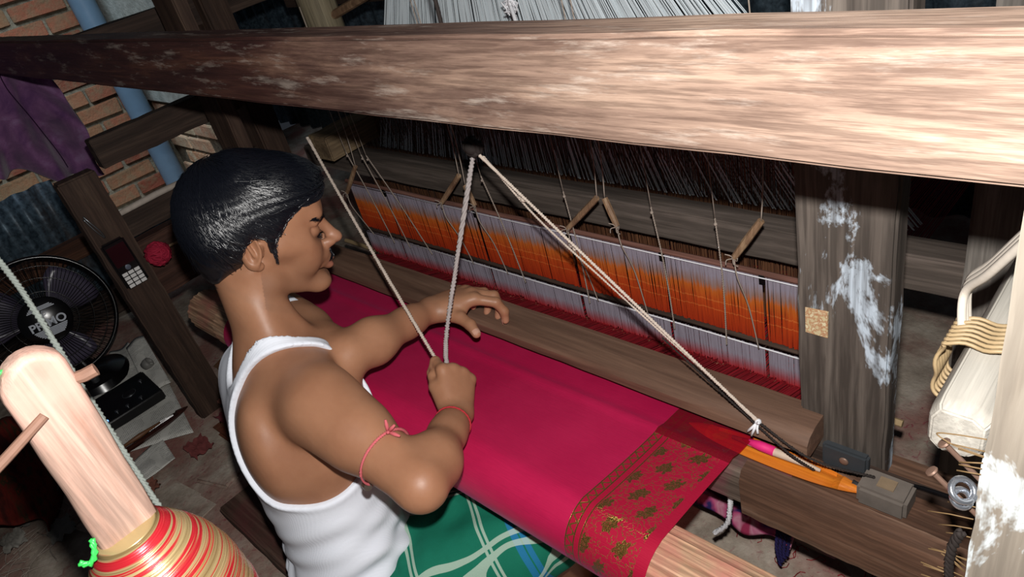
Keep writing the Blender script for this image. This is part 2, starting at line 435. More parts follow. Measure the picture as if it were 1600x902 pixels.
for a, b in (((PX0 - .02, PY0 - .02, FZ - .55), (PX0, PY1 + .02, FZ)), ((PX1, PY0 - .02, FZ - .55), (PX1 + .02, PY1 + .02, FZ)),
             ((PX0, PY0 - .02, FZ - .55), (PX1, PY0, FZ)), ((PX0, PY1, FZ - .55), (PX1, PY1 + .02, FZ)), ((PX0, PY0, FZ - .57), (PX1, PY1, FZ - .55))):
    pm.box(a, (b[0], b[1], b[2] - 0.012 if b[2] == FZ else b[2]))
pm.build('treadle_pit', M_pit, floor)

# bricks and slabs trodden into the floor
flag_bm = []
def floor_piece(x, y, sx, sy, rot, m, name='brick'):
    mb = MB(); R = Matrix.Translation((x, y, FZ - 0.012)) @ Matrix.Rotation(rot, 4, 'Z')
    mb.box((-sx / 2, -sy / 2, -0.03), (sx / 2, sy / 2, 0.014), R, 0.006)
    return mb.build(name, m, floor, 0.006)
for x, y, sx, sy, rt in ((-1.60, 0.10, .20, .14, .15), (-1.62, 0.30, .12, .22, .3), (-1.74, 0.40, .12, .2, 0), (-1.56, -.10, .22, .16, -.2), (-1.80, -.02, .16, .14, .3),
                         (-1.36, .08, .14, .12, .1), (-1.35, -.10, .16, .2, -.1), (-.33, .93, .24, .12, .2), (-.28, .78, .12, .22, .1), (-.52, .95, .22, .12, -.1), (-2.02, .45, .12, .22, .4)):
    floor_piece(x, y, sx, sy, rt, M_floor if random.random() < .5 else M_brick)

# brick wall on the left: mortar bed + each brick
wl = MB(); wl.box((-4.12, -0.9, FZ - .02), (-4.0, 1.36, 0.9))
wall_left = tag(wl.build('wall_left', M_mortar, loc=(-4.06, 0.2, FZ)), kind='structure')
brick_me = []
for vv in range(5):
    mb = MB(); mb.box((-0.03, -0.118, -0.0335), (0.012, 0.118, 0.0335), None, 0.003)
    o = mb.build('brick', M_brick, None, 0.004, loc=(0, 0, 0)); brick_me.append(o.data); bpy.data.objects.remove(o)
half_me = []
for vv in range(3):
    mb = MB(); mb.box((-0.03, -0.055, -0.0335), (0.012, 0.055, 0.0335), None, 0.003)
    o = mb.build('brick', M_brick, None, 0.004, loc=(0, 0, 0)); half_me.append(o.data); bpy.data.objects.remove(o)
PITCH = 0.084
row = 0; z = -1.10
while z < 0.15:
    y = 1.22 - (0.12 if row % 2 else 0.0)
    first = row % 2 == 1
    yy = 1.235
    seq = (['h'] if row % 2 else []) + ['f'] * 5
    for sname in seq:
        w = 0.12 if sname == 'h' else 0.246
        if yy - w < 0.0: break
        o = bpy.data.objects.new('brick', random.choice(half_me if sname == 'h' else brick_me)); COL.objects.link(o)
        o.parent = wall_left; o.location = Vector((-4.0 + random.uniform(-.004, .004), yy - w / 2, z)) - wall_left.location
        o.rotation_euler = (random.uniform(-.012, .012), 0, random.uniform(-.01, .01))
        yy -= w + 0.004
    z += PITCH; row += 1
# the return of the wall beyond the corner, paler bricks, grey plaster above
wb = MB(); wb.box((-4.0, 1.26, FZ - .02), (-3.28, 1.38, 0.9))
wall_back = tag(wb.build('wall_back', M_mortar, loc=(-3.6, 1.3, FZ)), kind='structure')
pbm = []
for vv in range(5):
    mb = MB(); mb.box((-0.118, -0.012, -0.0335), (0.118, 0.03, 0.0335), None, 0.003)
    o = mb.build('brick', M_brickp, None, 0.004, loc=(0, 0, 0)); pbm.append(o.data); bpy.data.objects.remove(o)
z = -1.10; row = 0
while z < -0.74:
    xx = -3.98 + (0.12 if row % 2 else 0)
    while xx + 0.24 < -3.27:
        o = bpy.data.objects.new('brick', random.choice(pbm)); COL.objects.link(o); o.parent = wall_back
        o.location = Vector((xx + .12, 1.26 + random.uniform(-.004, .004), z)) - wall_back.location
        xx += 0.25
    z += PITCH; row += 1
pl = MB(); pl.box((-3.99, 1.235, -0.72), (-3.30, 1.262, 0.9)); pl.build('plaster', M_plaster, wall_back, 0.01)
# pipe in the corner
pp = MB(); pp.tube([(-3.86, 1.14, FZ), (-3.86, 1.14, 0.6)], 0.055, 20); tag(pp.build('drain_pipe', M_pipe, smooth_='auto'), 'grey-blue plastic pipe standing upright in the corner of the brick wall', 'pipe')

# corrugated tin
def tin_sheet(name, o, du, dv, lu, lv, parent=None, pitch=0.075, amp=0.011, mat=None, kind=None):
    o = Vector(o); du = Vector(du).normalized(); dv = Vector(dv).normalized(); nn = du.cross(dv)
    n = int(lu / pitch * 8); mb = MB(); vs = []
    for i in range(n + 1):
        for j in range(5):
            u = lu * i / n; v = lv * j / 4
            vs.append(o + du * u + dv * v + nn * (amp * math.sin(2 * math.pi * u / pitch)))
    mb.add(vs, [(i * 5 + j, (i + 1) * 5 + j, (i + 1) * 5 + j + 1, i * 5 + j + 1) for i in range(n) for j in range(4)])
    ob = mb.build(name, mat or M_tin, parent, smooth_=True, loc=tuple(o))
    if parent is not None: ob.location = o - wloc(parent)
    md = ob.modifiers.new('thickness', 'SOLIDIFY'); md.thickness = 0.0012
    return ob
tag(tin_sheet('wall_far', (-4.4, 1.95, FZ), (1, 0, 0), (0, 0, 1), 5.8, 2.6, pitch=0.12, amp=0.018), kind='structure')
fence = empty('tin_fence', (-2.85, 0.2, FZ), 'weathered blue-grey corrugated tin fence at left, below the brick wall', 'fence')
for y0, x0, zt in ((-0.95, -2.87, -0.60), (-0.24, -2.85, -0.62), (0.48, -2.87, -0.86)):
    tin_sheet('tin_sheet', (x0, y0, FZ), (0, 1, 0), (0.02, 0, 1), 0.70, zt - FZ, fence)
plank('fence_rail', (-2.835, -0.9, -0.90), (-2.79, 0.46, -0.83), wood('rust_brown_wood', '33211a', '553526', '6d4a35', 1), fence, axis=1)
plank('fence_rail', (-2.835, -0.8, -1.14), (-2.78, 1.1, -1.05), M_darky, fence, axis=1)

# ------------------------------------------------------------------ the loom frame
loom = empty('loom_frame', (-1.0, 0.65, FZ), 'big dark wooden handloom frame of posts, rails and a long worn top beam', 'loom')
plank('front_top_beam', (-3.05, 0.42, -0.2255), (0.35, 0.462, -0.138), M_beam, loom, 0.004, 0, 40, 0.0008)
# right near post and rear right post
plank('post', (-0.072, 0.43, FZ), (0.03, 0.53, -0.2), M_near, loom, 0.004, 2, 30)
plank('post', (-0.198, 0.865, FZ), (-0.115, 0.93, 0.1), wood('grey_rear_post_wood', '4d4843', '6f6963', '8d877f', 2, 1.0, .7), loom, 0.004, 2, 24)
# left post and rear left post
plank('post', (-1.895, 0.305, FZ), (-1.85, 0.393, -0.425), M_darkz, loom, 0.004, 2, 30)
plank('post', (-2.03, 0.80, FZ), (-1.86, 0.87, 0.1), M_darkz, loom, 0.005, 2, 30)
# side rails that run away from us
plank('side_rail', (-1.945, 0.425, -0.448), (-1.905, 0.86, -0.375), M_darky, loom, 0.002, 1, 16)
plank('side_rail', (-1.945, 0.36, -0.625), (-1.905, 0.86, -0.560), M_darky, loom, 0.002, 1, 16)
plank('side_rail', (-1.945, 0.50, -0.225), (-1.895, 1.35, -0.158), M_darky, loom, 0.002, 1, 16)
plank('side_rail', (-1.60, 0.80, -0.56), (-1.52, 1.15, -0.50), wood('ochre_block_wood', '5c4c3a', '7b6850', '94805f', 1), loom, 0.003, 1, 10)
# white-washed end of the right side rail and its bamboo binding
mb = MB(); oc = [(-.128, -.515), (-.128, -.484), (-.120, -.470), (-.092, -.470), (-.080, -.480), (-.080, -.512), (-.092, -.524), (-.118, -.526)]; cx, cz = -.104, -.498; vs = []
for y, sc_ in ((0.497, .80), (0.502, .93), (0.512, 1.0), (0.70, 1.0), (0.92, .98)):
    vs += [(cx + (x - cx) * sc_ + random.uniform(-.0008, .0008), y, cz + (z - cz) * sc_ + random.uniform(-.0008, .0008)) for x, z in oc]
mb.add(vs, [(i * 8 + j, i * 8 + (j + 1) % 8, (i + 1) * 8 + (j + 1) % 8, (i + 1) * 8 + j) for i in range(4) for j in range(8)] + [tuple(range(8)), tuple(range(39, 31, -1))])
mb.build('side_rail', M_bar, loom, 0.0015)
bw = MB()
for i in range(7):
    y = 0.572 + i * 0.0065
    bw.rope([(-0.1395, y, -0.466), (-0.1395, y + .001, -0.527), (-0.078, y + .001, -0.527), (-0.076, y, -0.466), (-0.1395, y, -0.464)], 0.0035, 30, 5, 1)
bw.build('cane_binding', plain('cane', 'b79e78', 0.5, 0.4, 0.3, 120), loom, smooth_=True)
hb = MB(); P = smooth([(-0.070, 0.55, -0.30), (-0.115, 0.60, -0.395), (-0.138, 0.625, -0.44), (-0.130, 0.60, -0.47)], 8)
for w in (-0.006, 0, 0.006):
    hb.tube([p + Vector((0, w, w * .4)) for p in P], 0.0042, 6)
hb.build('cane_strap', plain('pale_cane', 'd8cfc2', 0.5, 0.4, 0.15, 120), loom, smooth_=True)
# back rail above the heddles
plank('back_rail', (-1.82, 0.885, -0.645), (-0.190, 0.935, -0.588), M_rail, loom, 0.003, 0, 30)
# upper cross pieces far behind
plank('cross_rail', (-2.2, 1.20, -0.30), (0.3, 1.25, -0.22), M_dark, loom, 0.003, 0, 24)
up = MB(); up.tube([(-1.845, 1.1, -0.42), (-1.845, 1.1, 0.2)], 0.052, 18); up.build('round_post', wood('pale_round_pole', '6d6350', '8f846c', 'a79b80', 2), loom, smooth_='auto')
rd = MB(); rd.tube([(-2.0, 1.05, -0.36), (-1.55, 1.18, -0.235)], 0.012, 8); rd.build('brace', M_stick, loom, smooth_='auto')

# stick with white paint lying on the left rail
st = MB(); st.tube([(-1.885, 0.345, -0.553), (-1.885, 0.50, -0.548), (-1.89, 0.70, -0.552)], [0.007, 0.0085, 0.006], 8)
tag(st.build('split_stick', plain('peeled_stick', 'c9bcb0', 0.7, 0.3, 0.5, 60), None, smooth_=True), 'pale peeled stick laid along the lower left side rail', 'stick')

# ------------------------------------------------------------------ sley: the swinging batten
sley = empty('sley', (-0.88, 0.65, -0.80), 'brown wooden sley with hand-worn cap and race board, hung on flat arms', 'loom beater')
# cap with a rounded top
def prism(name, prof, x0, x1, mat, parent, n=30, bevel=0.0):
    mb = MB(); vs = []; k = len(prof)
    for i in range(n + 1):
        x = x0 + (x1 - x0) * i / n
        for (y, z) in prof: vs.append((x, y + random.uniform(-.0006, .0006), z + random.uniform(-.0006, .0006)))
    fs = [(i * k + j, i * k + (j + 1) % k, (i + 1) * k + (j + 1) % k, (i + 1) * k + j) for i in range(n) for j in range(k)]
    fs += [tuple(range(k))[::-1], tuple(n * k + j for j in range(k))]
    mb.add(vs, fs); return mb.build(name, mat, parent, bevel, 'auto')
cap_prof = [(0.607, -0.722), (0.608, -0.708), (0.616, -0.699), (0.632, -0.694), (0.655, -0.693), (0.672, -0.697), (0.679, -0.706), (0.680, -0.722), (0.672, -0.731), (0.615, -0.731)]
prism('cap', cap_prof, -1.62, -0.282, M_sley, sley)
rp = [(0.572, -0.822), (0.572, -0.772), (0.578, -0.765), (0.66, -0.765), (0.70, -0.768), (0.70, -0.822)]
prism('race_board', rp, -1.80, -0.30, M_race, sley)
rp2 = [(0.566, -0.835), (0.566, -0.772), (0.574, -0.757), (0.592, -0.754), (0.600, -0.768), (0.70, -0.768), (0.70, -0.835)]
prism('shuttle_box', rp2, -0.355, -0.05, wood('brown_box_wood', '3d2a21', '614637', '8a7362', 0, 1.0, 0.6, wear=.6), sley, 24)
bx = MB(); bx.box((-0.34, 0.646, -0.768), (-0.05, 0.654, -0.748)); bx.build('shuttle_box_back', M_dark, sley, 0.002)
rb = MB(); rb.box((-1.5, 0.658, -0.766), (-0.34, 0.664, -0.728)); rb.build('reed', M_brnwarp, sley)
for x0, x1 in ((-0.3125, -0.2085), (-1.765, -1.655)):
    plank('hanging_arm', (x0, 0.655, -0.80), (x1, 0.687, 0.15), M_post if x0 > -1 else M_darkz, sley, 0.003, 2, 24)
bk = MB(); bk.box((-0.222, 0.604, -0.768), (-0.166, 0.642, -0.738)); b1 = bk.build('picker', plain('worn_hide', '6f665f', 0.6, 0.35, 0.4, 60), sley, 0.004)
bk = MB(); bk.box((-0.203, 0.616, -0.739), (-0.184, 0.632, -0.7365)); bk.build('picker_slot', plain('slot_wood', '83705a', 0.7, 0.2, 0.3, 80), b1)
bk = MB(); bk.box((-0.278, 0.640, -0.765), (-0.222, 0.652, -0.728)); b2 = bk.build('stop_block', plain('dark_hide', '35393d', 0.6, 0.4, 0.3, 60), sley, 0.003)
bk = MB(); bk.ball((-0.250, 0.639, -0.744), 0.006, sc=(1, .4, 1)); bk.build('rivet', M_rust, b2, smooth_=True)
bk = MB(); bk.tube([(-0.27, 0.648, -0.758), (-0.05, 0.648, -0.742)], 0.003, 8); bk.build('picker_rod', M_black, sley, smooth_='auto')
# dye-stained label scrap pasted on the right arm
lb = MB(); lb.box((-0.302, 0.6525, -0.566), (-0.276, 0.6555, -0.530), None, 0.0006)
k = NT('old_paper_scrap', 0.8, 0.2); nz = k.noise(k.coord(), 160, 5); k.col(k.ramp(nz, [(0.4, 'b9ac88'), (0.52, 'a07050'), (0.62, 'c5bb9a')]))
lb.build('paper_scrap', k.m, sley)

# ------------------------------------------------------------------ roller and cloth
roller = MB(); prof = []
n = 60
vs = []; NR = 44
for i, x in enumerate([-1.63, -1.625, -1.50, -1.495] + [-1.49 + 1.38 * j / 24 for j in range(25)] + [-0.105]):
    for j in range(NR):
        a = 2 * math.pi * j / NR; r = 0.0465 + (0.0014 if j % 2 else -0.0012) + 0.0006 * math.sin(j * 5.1)
        if i < 1: r *= 0.85
        if i in (2,): r *= 0.97
        vs.append((x, 0.405 + r * math.cos(a), -0.765 + r * math.sin(a)))
m = len(vs) // NR
roller.add(vs, [(i * NR + j, i * NR + (j + 1) % NR, (i + 1) * NR + (j + 1) % NR, (i + 1) * NR + j) for i in range(m - 1) for j in range(NR)] + [tuple(range(NR))[::-1], tuple((m - 1) * NR + j for j in range(NR))])
tag(roller.build('cloth_roller', M_roller, None, smooth_='auto'), 'pale grooved wooden cloth roller at the front of the loom with its ends bare', 'roller')
sp = MB(); sp.box((-1.60, 0.462, -0.745), (-1.57, 0.482, -0.65)); sp.build('wedge', M_pale, None, 0.003); 
tag(bpy.data.objects['wedge'], 'small pale wooden wedge beside the left end of the cloth roller', 'wedge')

CX0, CX1 = -1.43, -0.360
cpts = []
for i in range(40):
    t = i / 39; y = 0.665 - (0.665 - 0.405) * t; zz = -0.751 + (0.751 - 0.7135) * t
    zz += -0.0035 * math.sin(math.pi * t) + 0.0038 * math.exp(-((y - 0.572) / 0.008) ** 2)
    cpts.append((y, zz))
for i in range(1, 40):
    a = math.pi / 2 + i / 39 * math.radians(215)
    cpts.append((0.405 + 0.0515 * math.cos(a), -0.765 + 0.0515 * math.sin(a)))
L = [0.0]
for i in range(1, len(cpts)): L.append(L[-1] + math.dist(cpts[i], cpts[i - 1]))
NX = 110; vs = []; uvs = []
for i in range(NX + 1):
    u = (CX1 - CX0) * i / NX; x = CX1 - u
    for j, (y, zz) in enumerate(cpts):
        rip = 0.0012 * math.sin(u * 9 + L[j] * 14) * math.exp(-((L[j] - 0.13) / 0.12) ** 2)
        edge = 0.004 * math.sin(math.pi * min(1, L[j] / 0.27)) if i == 0 else 0
        vs.append((x - edge, y, zz + rip)); uvs.append((u, L[j]))
K = len(cpts)
me = bpy.data.meshes.new('woven_cloth'); fs = [(i * K + j, i * K + j + 1, (i + 1) * K + j + 1, (i + 1) * K + j) for i in range(NX) for j in range(K - 1)]
me.from_pydata([(v[0] + 0.9, v[1] - 0.5, v[2] + 0.8) for v in vs], [], fs); me.materials.append(M_cloth)
ul = me.uv_layers.new(name='UVMap')
for lp in me.loops: ul.data[lp.index].uv = uvs[lp.vertex_index]
me.polygons.foreach_set('use_smooth', [True] * len(me.polygons))
cl = bpy.data.objects.new('woven_cloth', me); COL.objects.link(cl); cl.location = (-0.9, 0.5, -0.8)
tag(cl, 'magenta silk cloth with a gold-figured border stretched on the loom and wound on the roller', 'cloth')

# warp threads between reed and heddles
def strips(mb, x0, x1, n, pa, pb, w=0.0018, jit=0.0012):
    for i in range(n):
        x = x0 + (x1 - x0) * (i + .5) / n + random.uniform(-jit, jit); dy = random.uniform(-.001, .001)
        (ya, za), (yb, zb) = pa, pb
        mb.add([(x, ya + dy, za), (x + w, ya + dy, za + dy), (x + w, yb + dy, zb), (x, yb + dy, zb)], [(0, 1, 2, 3)])
wp = MB(); strips(wp, -1.45, -0.36, 520, (0.664, -0.750), (0.80, -0.803), 0.0023)
strips(wp, -1.45, -0.36, 400, (0.664, -0.754), (0.80, -0.812), 0.0026)
strips(wp, -1.45, -0.36, 300, (0.80, -0.806), (1.6, -0.83), 0.002)
tag(wp.build('red_warp_threads', M_redwarp, loc=(-0.9, 0.66, -0.8)), 'close red warp threads between the sley and the heddles', 'threads', kind='stuff')
bw_ = MB(); strips(bw_, -1.62, -0.37, 420, (0.945, -0.50), (0.945, -0.82), 0.0018); strips(bw_, -1.62, -0.37, 330, (0.957, -0.50), (0.965, -0.82), 0.0018)
tag(bw_.build('brown_harness_threads', M_brnwarp, loc=(-0.9, 0.86, -0.8)), 'fine brown harness threads showing in the gap above the heddles', 'threads', kind='stuff')

# heddle harness
hed = empty('heddle_harness', (-0.93, 0.80, -0.81), 'heddle harness of orange threads with grey ends hanging behind the sley', 'heddles')
cuts = [-1.49, -1.345, -1.04, -0.795, -0.60, -0.43, -0.30]
for i in range(len(cuts) - 1):
    a, b = cuts[i] + 0.003, cuts[i + 1] - 0.003
    mb = MB(); nn = int((b - a) / 0.0026)
    for j in range(nn):
        x = a + (b - a) * j / nn; w = 0.0025
        y0 = 0.80 + random.uniform(-.0012, .0012)
        lean = random.uniform(-.0012, .0012)
        zb = -0.731 + random.uniform(-.001, .001)
        mb.add([(x, y0, -0.612), (x + w, y0 + .0008, -0.612), (x + w + lean, y0 + .0008, -0.672), (x + lean, y0, -0.672), (x + w, y0 + .0008, zb), (x, y0, zb)], [(0, 1, 2, 3), (3, 2, 4, 5)])
    o = mb.build('upper_heddle_threads', M_hed, hed, loc=((a + b) / 2, 0.80, -0.612)); o['kind'] = 'stuff'
    mb = MB()
    for j in range(nn):
        x = a + (b - a) * j / nn; y0 = 0.797 + random.uniform(-.001, .001); w = 0.0024
        zb = -0.800 + random.uniform(-.006, .004)
        mb.add([(x, y0, -0.743), (x + w, y0 + .0006, -0.743), (x + w, y0 + .0006, zb), (x, y0, zb)], [(0, 1, 2, 3)])
    o = mb.build('lower_heddle_threads', M_hedl, hed, loc=((a + b) / 2, 0.797, -0.743)); o['kind'] = 'stuff'
for nm, z, r, m, y in (('shaft', -0.608, 0.0048, wood('reddish_shaft', '4a2f28', '6d4a40', '8a665a', 0), 0.802), ('shaft', -0.738, 0.0045, M_dark, 0.803)):
    mb = MB(); mb.tube([(-1.50 + 1.20 * i / 20, y, z + random.uniform(-.0008, .0008)) for i in range(21)], r, 8); mb.build(nm, m, hed, smooth_='auto')
mb = MB(); mb.tube([(-1.50, .7955, -.7435), (-0.9, .7955, -.7445), (-0.30, .7955, -.7435)], 0.0013, 6); mb.tube([(-1.49, .7955, -.6125), (-0.30, .7955, -.6125)], 0.0009, 6); mb.build('tie_cord', M_white, hed, smooth_=True)
mb = MB(); mb.tube([(-1.70, 0.84, -0.842), (-0.245, 0.84, -0.852)], 0.0058, 8); mb.build('lower_rod', plain('pale_bamboo_rod', 'a8906c', 0.5, 0.4, 0.2, 60), hed, smooth_='auto')
for i, x in enumerate(cuts[1:-1]):
    mb = MB(); mb.box((x - .0065, 0.7975, -0.626), (x + .0015, 0.7995, -0.608)); mb.build('divider', M_black, hed)

# lever sticks hung above the heddles, with their strings
lv = [((-1.403, -0.551), (-1.468, -0.623), 'leftmost one, nearest the face'), ((-1.038, -0.525), (-1.106, -0.59), 'just left of the thick cord'),
      ((-1.028, -0.545), (-1.003, -0.580), 'short, half behind the thick cord'), ((-0.702, -0.52), (-0.771, -0.585), 'left half of the middle pair, leaning left'),
      ((-0.686, -0.518), (-0.662, -0.56), 'right half of the middle pair, leaning right'), ((-0.421, -0.51), (-0.46, -0.572), 'rightmost, beside the painted sley arm')]
for (a, b, w) in lv:
    t = empty('lever_stick', (b[0], 0.775, b[1]), 'short brown lever stick tied over the heddles, ' + w, 'stick', 'lever sticks above the heddles')
    mb = MB(); mb.tube([(a[0], .785, a[1]), ((a[0] + b[0]) / 2, .78, (a[1] + b[1]) / 2), (b[0], .775, b[1])], [0.0052, 0.0058, 0.0048], 8); mb.build('stick', M_stick, t, smooth_='auto')
    mb = MB()
    mb.tube(smooth([(b[0], .775, b[1]), (b[0] + .006, .77, b[1] - .03), (b[0] + .012, .785, b[1] - .09), (b[0] + .02, .792, -0.745)], 5), 0.0011, 5)
    mb.tube(smooth([(a[0], .785, a[1]), (a[0] + .004, .79, a[1] + .1), (a[0] - .01, .80, -0.2)], 5), 0.0010, 5)
    for q in range(4):
        an = q * 1.7
        mb.tube(smooth([(b[0], .772, b[1]), (b[0] + .008 * math.cos(an), .768, b[1] + .007 * math.sin(an)), (b[0] + .013 * math.cos(an + .6), .766, b[1] + .012 * math.sin(an + .6))], 4), 0.0009, 4)
    mb.build('string', M_string, t, smooth_=True)
for x, x2, yy in ((-1.43, -1.36, .79), (-1.37, -1.30, .79), (-1.35, -1.22, .79), (-0.98, -0.93, .79), (-0.775, -0.765, .787), (-0.60, -0.585, .787), (-0.492, -0.490, .787)):
    mb = MB(); mb.rope([(x, yy, -0.52), ((x + x2) / 2 + .004, yy - .002, -0.63), (x2, yy - .003, -0.748)], 0.0014, 120, 4, 2)
    mb.tube(smooth([(x, yy, -0.52), (x - .006, yy, -0.30)], 4), 0.0008, 4)
    mb.ball((x, yy, -0.53), 0.0028, 8, 6)
    w = {-1.43: 'leftmost, beside the first lever stick', -1.37: 'second from the left end', -1.35: 'third from the left end', -0.98: 'right of the thick pull cord', -0.775: 'with knots, left of the middle sticks', -0.60: 'right of the middle sticks', -0.492: 'near the painted sley arm'}[x]
    tag(mb.build('heddle_string', M_string, smooth_=True), 'thin grey string hanging over the orange heddles, ' + w, 'string', 'strings hanging over the heddles')

# white harness threads above the beam (fan out downwards) and dark ones behind
wh = MB()
for i in range(900):
    t = (i + random.uniform(-.45, .45)) / 900
    if random.random() < 0.10: continue
    zt, zb = 0.02, -0.585
    xt = -1.235 + 0.42 * t; xb = -1.545 + 1.27 * t
    w = random.uniform(.0012, .0022); y = 1.0 + random.uniform(-.012, .012)
    wh.add([(xt, y, zt), (xt + w * .6, y, zt), (xb + w * 1.5, y - .05, zb), (xb, y - .05, zb)], [(0, 1, 2, 3)])
tag(wh.build('harness_threads', M_whwarp, loc=(-1.0, 1.0, -0.6)), 'dense fan of white harness threads behind the top beam', 'threads', kind='stuff')
cb = plank('dark_bar', (-1.30, 0.90, -0.200), (-0.70, 0.93, -0.165), M_dark, None, 0.002, 0, 10)  # bar built for the dark strip across the top of the threads
tag(cb, 'dark bar crossing in front of the white harness threads', 'board')
hg = MB()
for i in range(16):
    a = i * 1.3; r = 0.008 + 0.012 * random.random(); c = Vector((-0.875, 0.86, -0.235))
    hg.tube(smooth([c + Vector((math.cos(a) * r, random.uniform(-.006, .006), math.sin(a) * r * .7)), c + Vector((math.cos(a + 1.5) * r * .6, 0, math.sin(a + 1.5) * r * .6)), c + Vector((math.cos(a + 2.6) * r, 0, math.sin(a + 2.6) * r))], 4), 0.0013, 4)
hg.tube(smooth([(-0.875, .86, -.235), (-0.87, .86, -.20), (-0.878, .865, -.12)], 5), 0.004, 6)
hg.tube(smooth([(-0.875, .86, -.235), (-0.85, .84, -.262), (-0.845, .83, -.30)], 5), 0.0035, 6)
tag(hg.build('knotted_cord', M_white, smooth_=True), 'tangled white cord knot hanging before the white harness threads', 'cord')

# pull cords
pc = MB()
HK = Vector((-0.748, 0.437, -0.652))
pc.rope([(-0.744, 0.60, -0.356), (-0.758, 0.53, -0.49), (-0.765, 0.47, -0.60), (-0.752, 0.442, -0.648)], 0.0042, 110, 5, 3)
tag(pc.build('handle_cord', plain('thick_grey_cord', 'a39a98', 0.85, 0.2, 0.3, 250), smooth_=True), 'thick twisted grey cord hanging from the dark knot down to the raised right fist', 'cord')
pc = MB(); pc.rope([(-1.202, 0.60, -0.379), (-0.985, 0.52, -0.51), HK], 0.0034, 140, 5, 3)
for a0 in (0.0, 2.1, 4.2):      # the knot he grips
    pc.tube([HK + Vector((math.cos(a0 + t) * .0085, math.sin(a0) * .004 + .002 * math.sin(t * 2), math.sin(a0 + t) * .010 + .004)) for t in [q * .45 for q in range(13)]], .0026, 6)
tag(pc.build('left_pull_cord', M_cord, smooth_=True), 'pale cord stretched from upper left past the face to the raised fist', 'cord')
pc = MB(); kn = Vector((-0.343, 0.604, -0.690))
pc.rope([(-0.735, 0.60, -0.362), (-0.54, 0.602, -0.525), kn], 0.0028, 140, 5, 3)
pc.rope([(-0.73, 0.602, -0.364), (-0.66, 0.607, -0.45), (-0.55, 0.603, -0.53), kn + Vector((0.003, 0, .001))], 0.0018, 140, 4, 2)
for c, q in ((Vector((-0.675, .6055, -.425)), 3), (Vector((-0.60, .609, -.49)), 3)):
    for i in range(q): pc.tube([c, c + Vector((random.uniform(-.014, .004), 0, random.uniform(-.006, .012)))], 0.0012, 4)
    pc.ball(c, 0.0042, 8, 6)
tag(pc.build('right_pull_cord', M_cord, smooth_=True), 'pale double cord running down to the right from the dark knot to the shuttle box', 'cord')
pc = MB(); pc.rope([kn, (-0.275, 0.600, -0.716), (-0.208, 0.625, -0.735)], 0.0022, 140, 4, 2)
pc.rope([(-0.47, 0.60, -0.594), kn + Vector((-.003, -.002, -.003)), (-0.30, .600, -.722), (-0.275, .612, -.748)], 0.0018, 140, 4, 2)
tag(pc.build('picker_cord', M_cordd, smooth_=True), 'blackened cord from the white knot over the sley end to the picker', 'cord')
pc = MB(); pc.ball(kn, 0.0045, 8, 6)
for dx, dz in ((-.006, -.02), (-.011, -.015), (.003, -.012), (.006, .008)): pc.tube([kn, kn + Vector((dx * .5, -.006, dz * .5)), kn + Vector((dx, -.008, dz))], 0.0018, 5)
tag(pc.build('white_knot', M_white, smooth_=True), 'small white thread knot tied on the cord above the shuttle', 'knot')
pc = MB(); pc.ball((-0.744, 0.60, -0.35), 0.013, 12, 10, None, (1, 1, .9))
for i in range(5):
    a = i * 1.26
    pc.tube([Vector((-0.744, .6, -.35)) + Vector((math.cos(a + t * .8) * .013, math.sin(a * 2) * .004, math.sin(a + t * .8) * .012)) for t in range(5)], 0.004, 6)
pc.tube([(-0.744, 0.60, -0.345), (-0.742, 0.61, 0.05)], 0.003, 6)
tag(pc.build('dark_cord_knot', M_cordd, smooth_=True), 'dark lumpy knot where the three pull cords meet below the beam', 'knot')

# shuttle in its box
sh = empty('shuttle', (-0.335, 0.617, -0.765), 'orange wooden boat shuttle with a pink pirn, half under the cloth border', 'shuttle')
def boat(L_, w, h, mat, parent, c, name, open_=True):
    mb = MB(); n = 24; ring = 10; vs = []
    for i in range(n + 1):
        t = -1 + 2 * i / n; s = max(0.02, (1 - abs(t) ** 2.6)) ** 0.75
        for j in range(ring):
            a = 2 * math.pi * j / ring
            yy = math.cos(a) * w / 2 * s; zz = math.sin(a) * h / 2 * s
            if open_ and math.sin(a) > 0.55 and abs(t) < 0.72: zz -= h * 0.55 * s
            vs.append((c[0] + t * L_ / 2, c[1] + yy, c[2] + zz))
    fs = [(i * ring + j, i * ring + (j + 1) % ring, (i + 1) * ring + (j + 1) % ring, (i + 1) * ring + j) for i in range(n) for j in range(ring)] + [tuple(range(ring))[::-1], tuple(n * ring + j for j in range(ring))]
    mb.add(vs, fs); return mb.build(name, mat, parent, smooth_='auto')
boat(0.245, 0.036, 0.022, wood('orange_shuttle_wood', 'a04a12', 'cc7420', 'e09a3c', 0, 1.2, 0.35, spec=0.5, wear=0.2), sh, (-0.335, .616, -.7575), 'body')
mb = MB(); mb.tube([(-0.39, .617, -.752), (-0.345, .617, -.750), (-0.31, .618, -.750), (-0.27, .618, -.752)], [.0025, .006, .0055, .0022], 10); mb.build('pirn', plain('pale_pirn', 'c9b3a0', 0.5, 0.4, .2, 80), sh, smooth_=True)
mb = MB(); mb.tube([(-0.375, .617, -.7505), (-0.35, .617, -.7485), (-0.330, .617, -.749)], [.003, .0068, .0065], 10); mb.build('weft_yarn', plain('pink_weft', 'e02a78', 0.6, .3, .2, 200), sh, smooth_=True)
mb = MB(); mb.tube([(-0.232, .621, -.7575), (-0.214, .622, -.7575)], [.006, .002], 10); mb.build('metal_tip', M_metal, sh, smooth_=True)

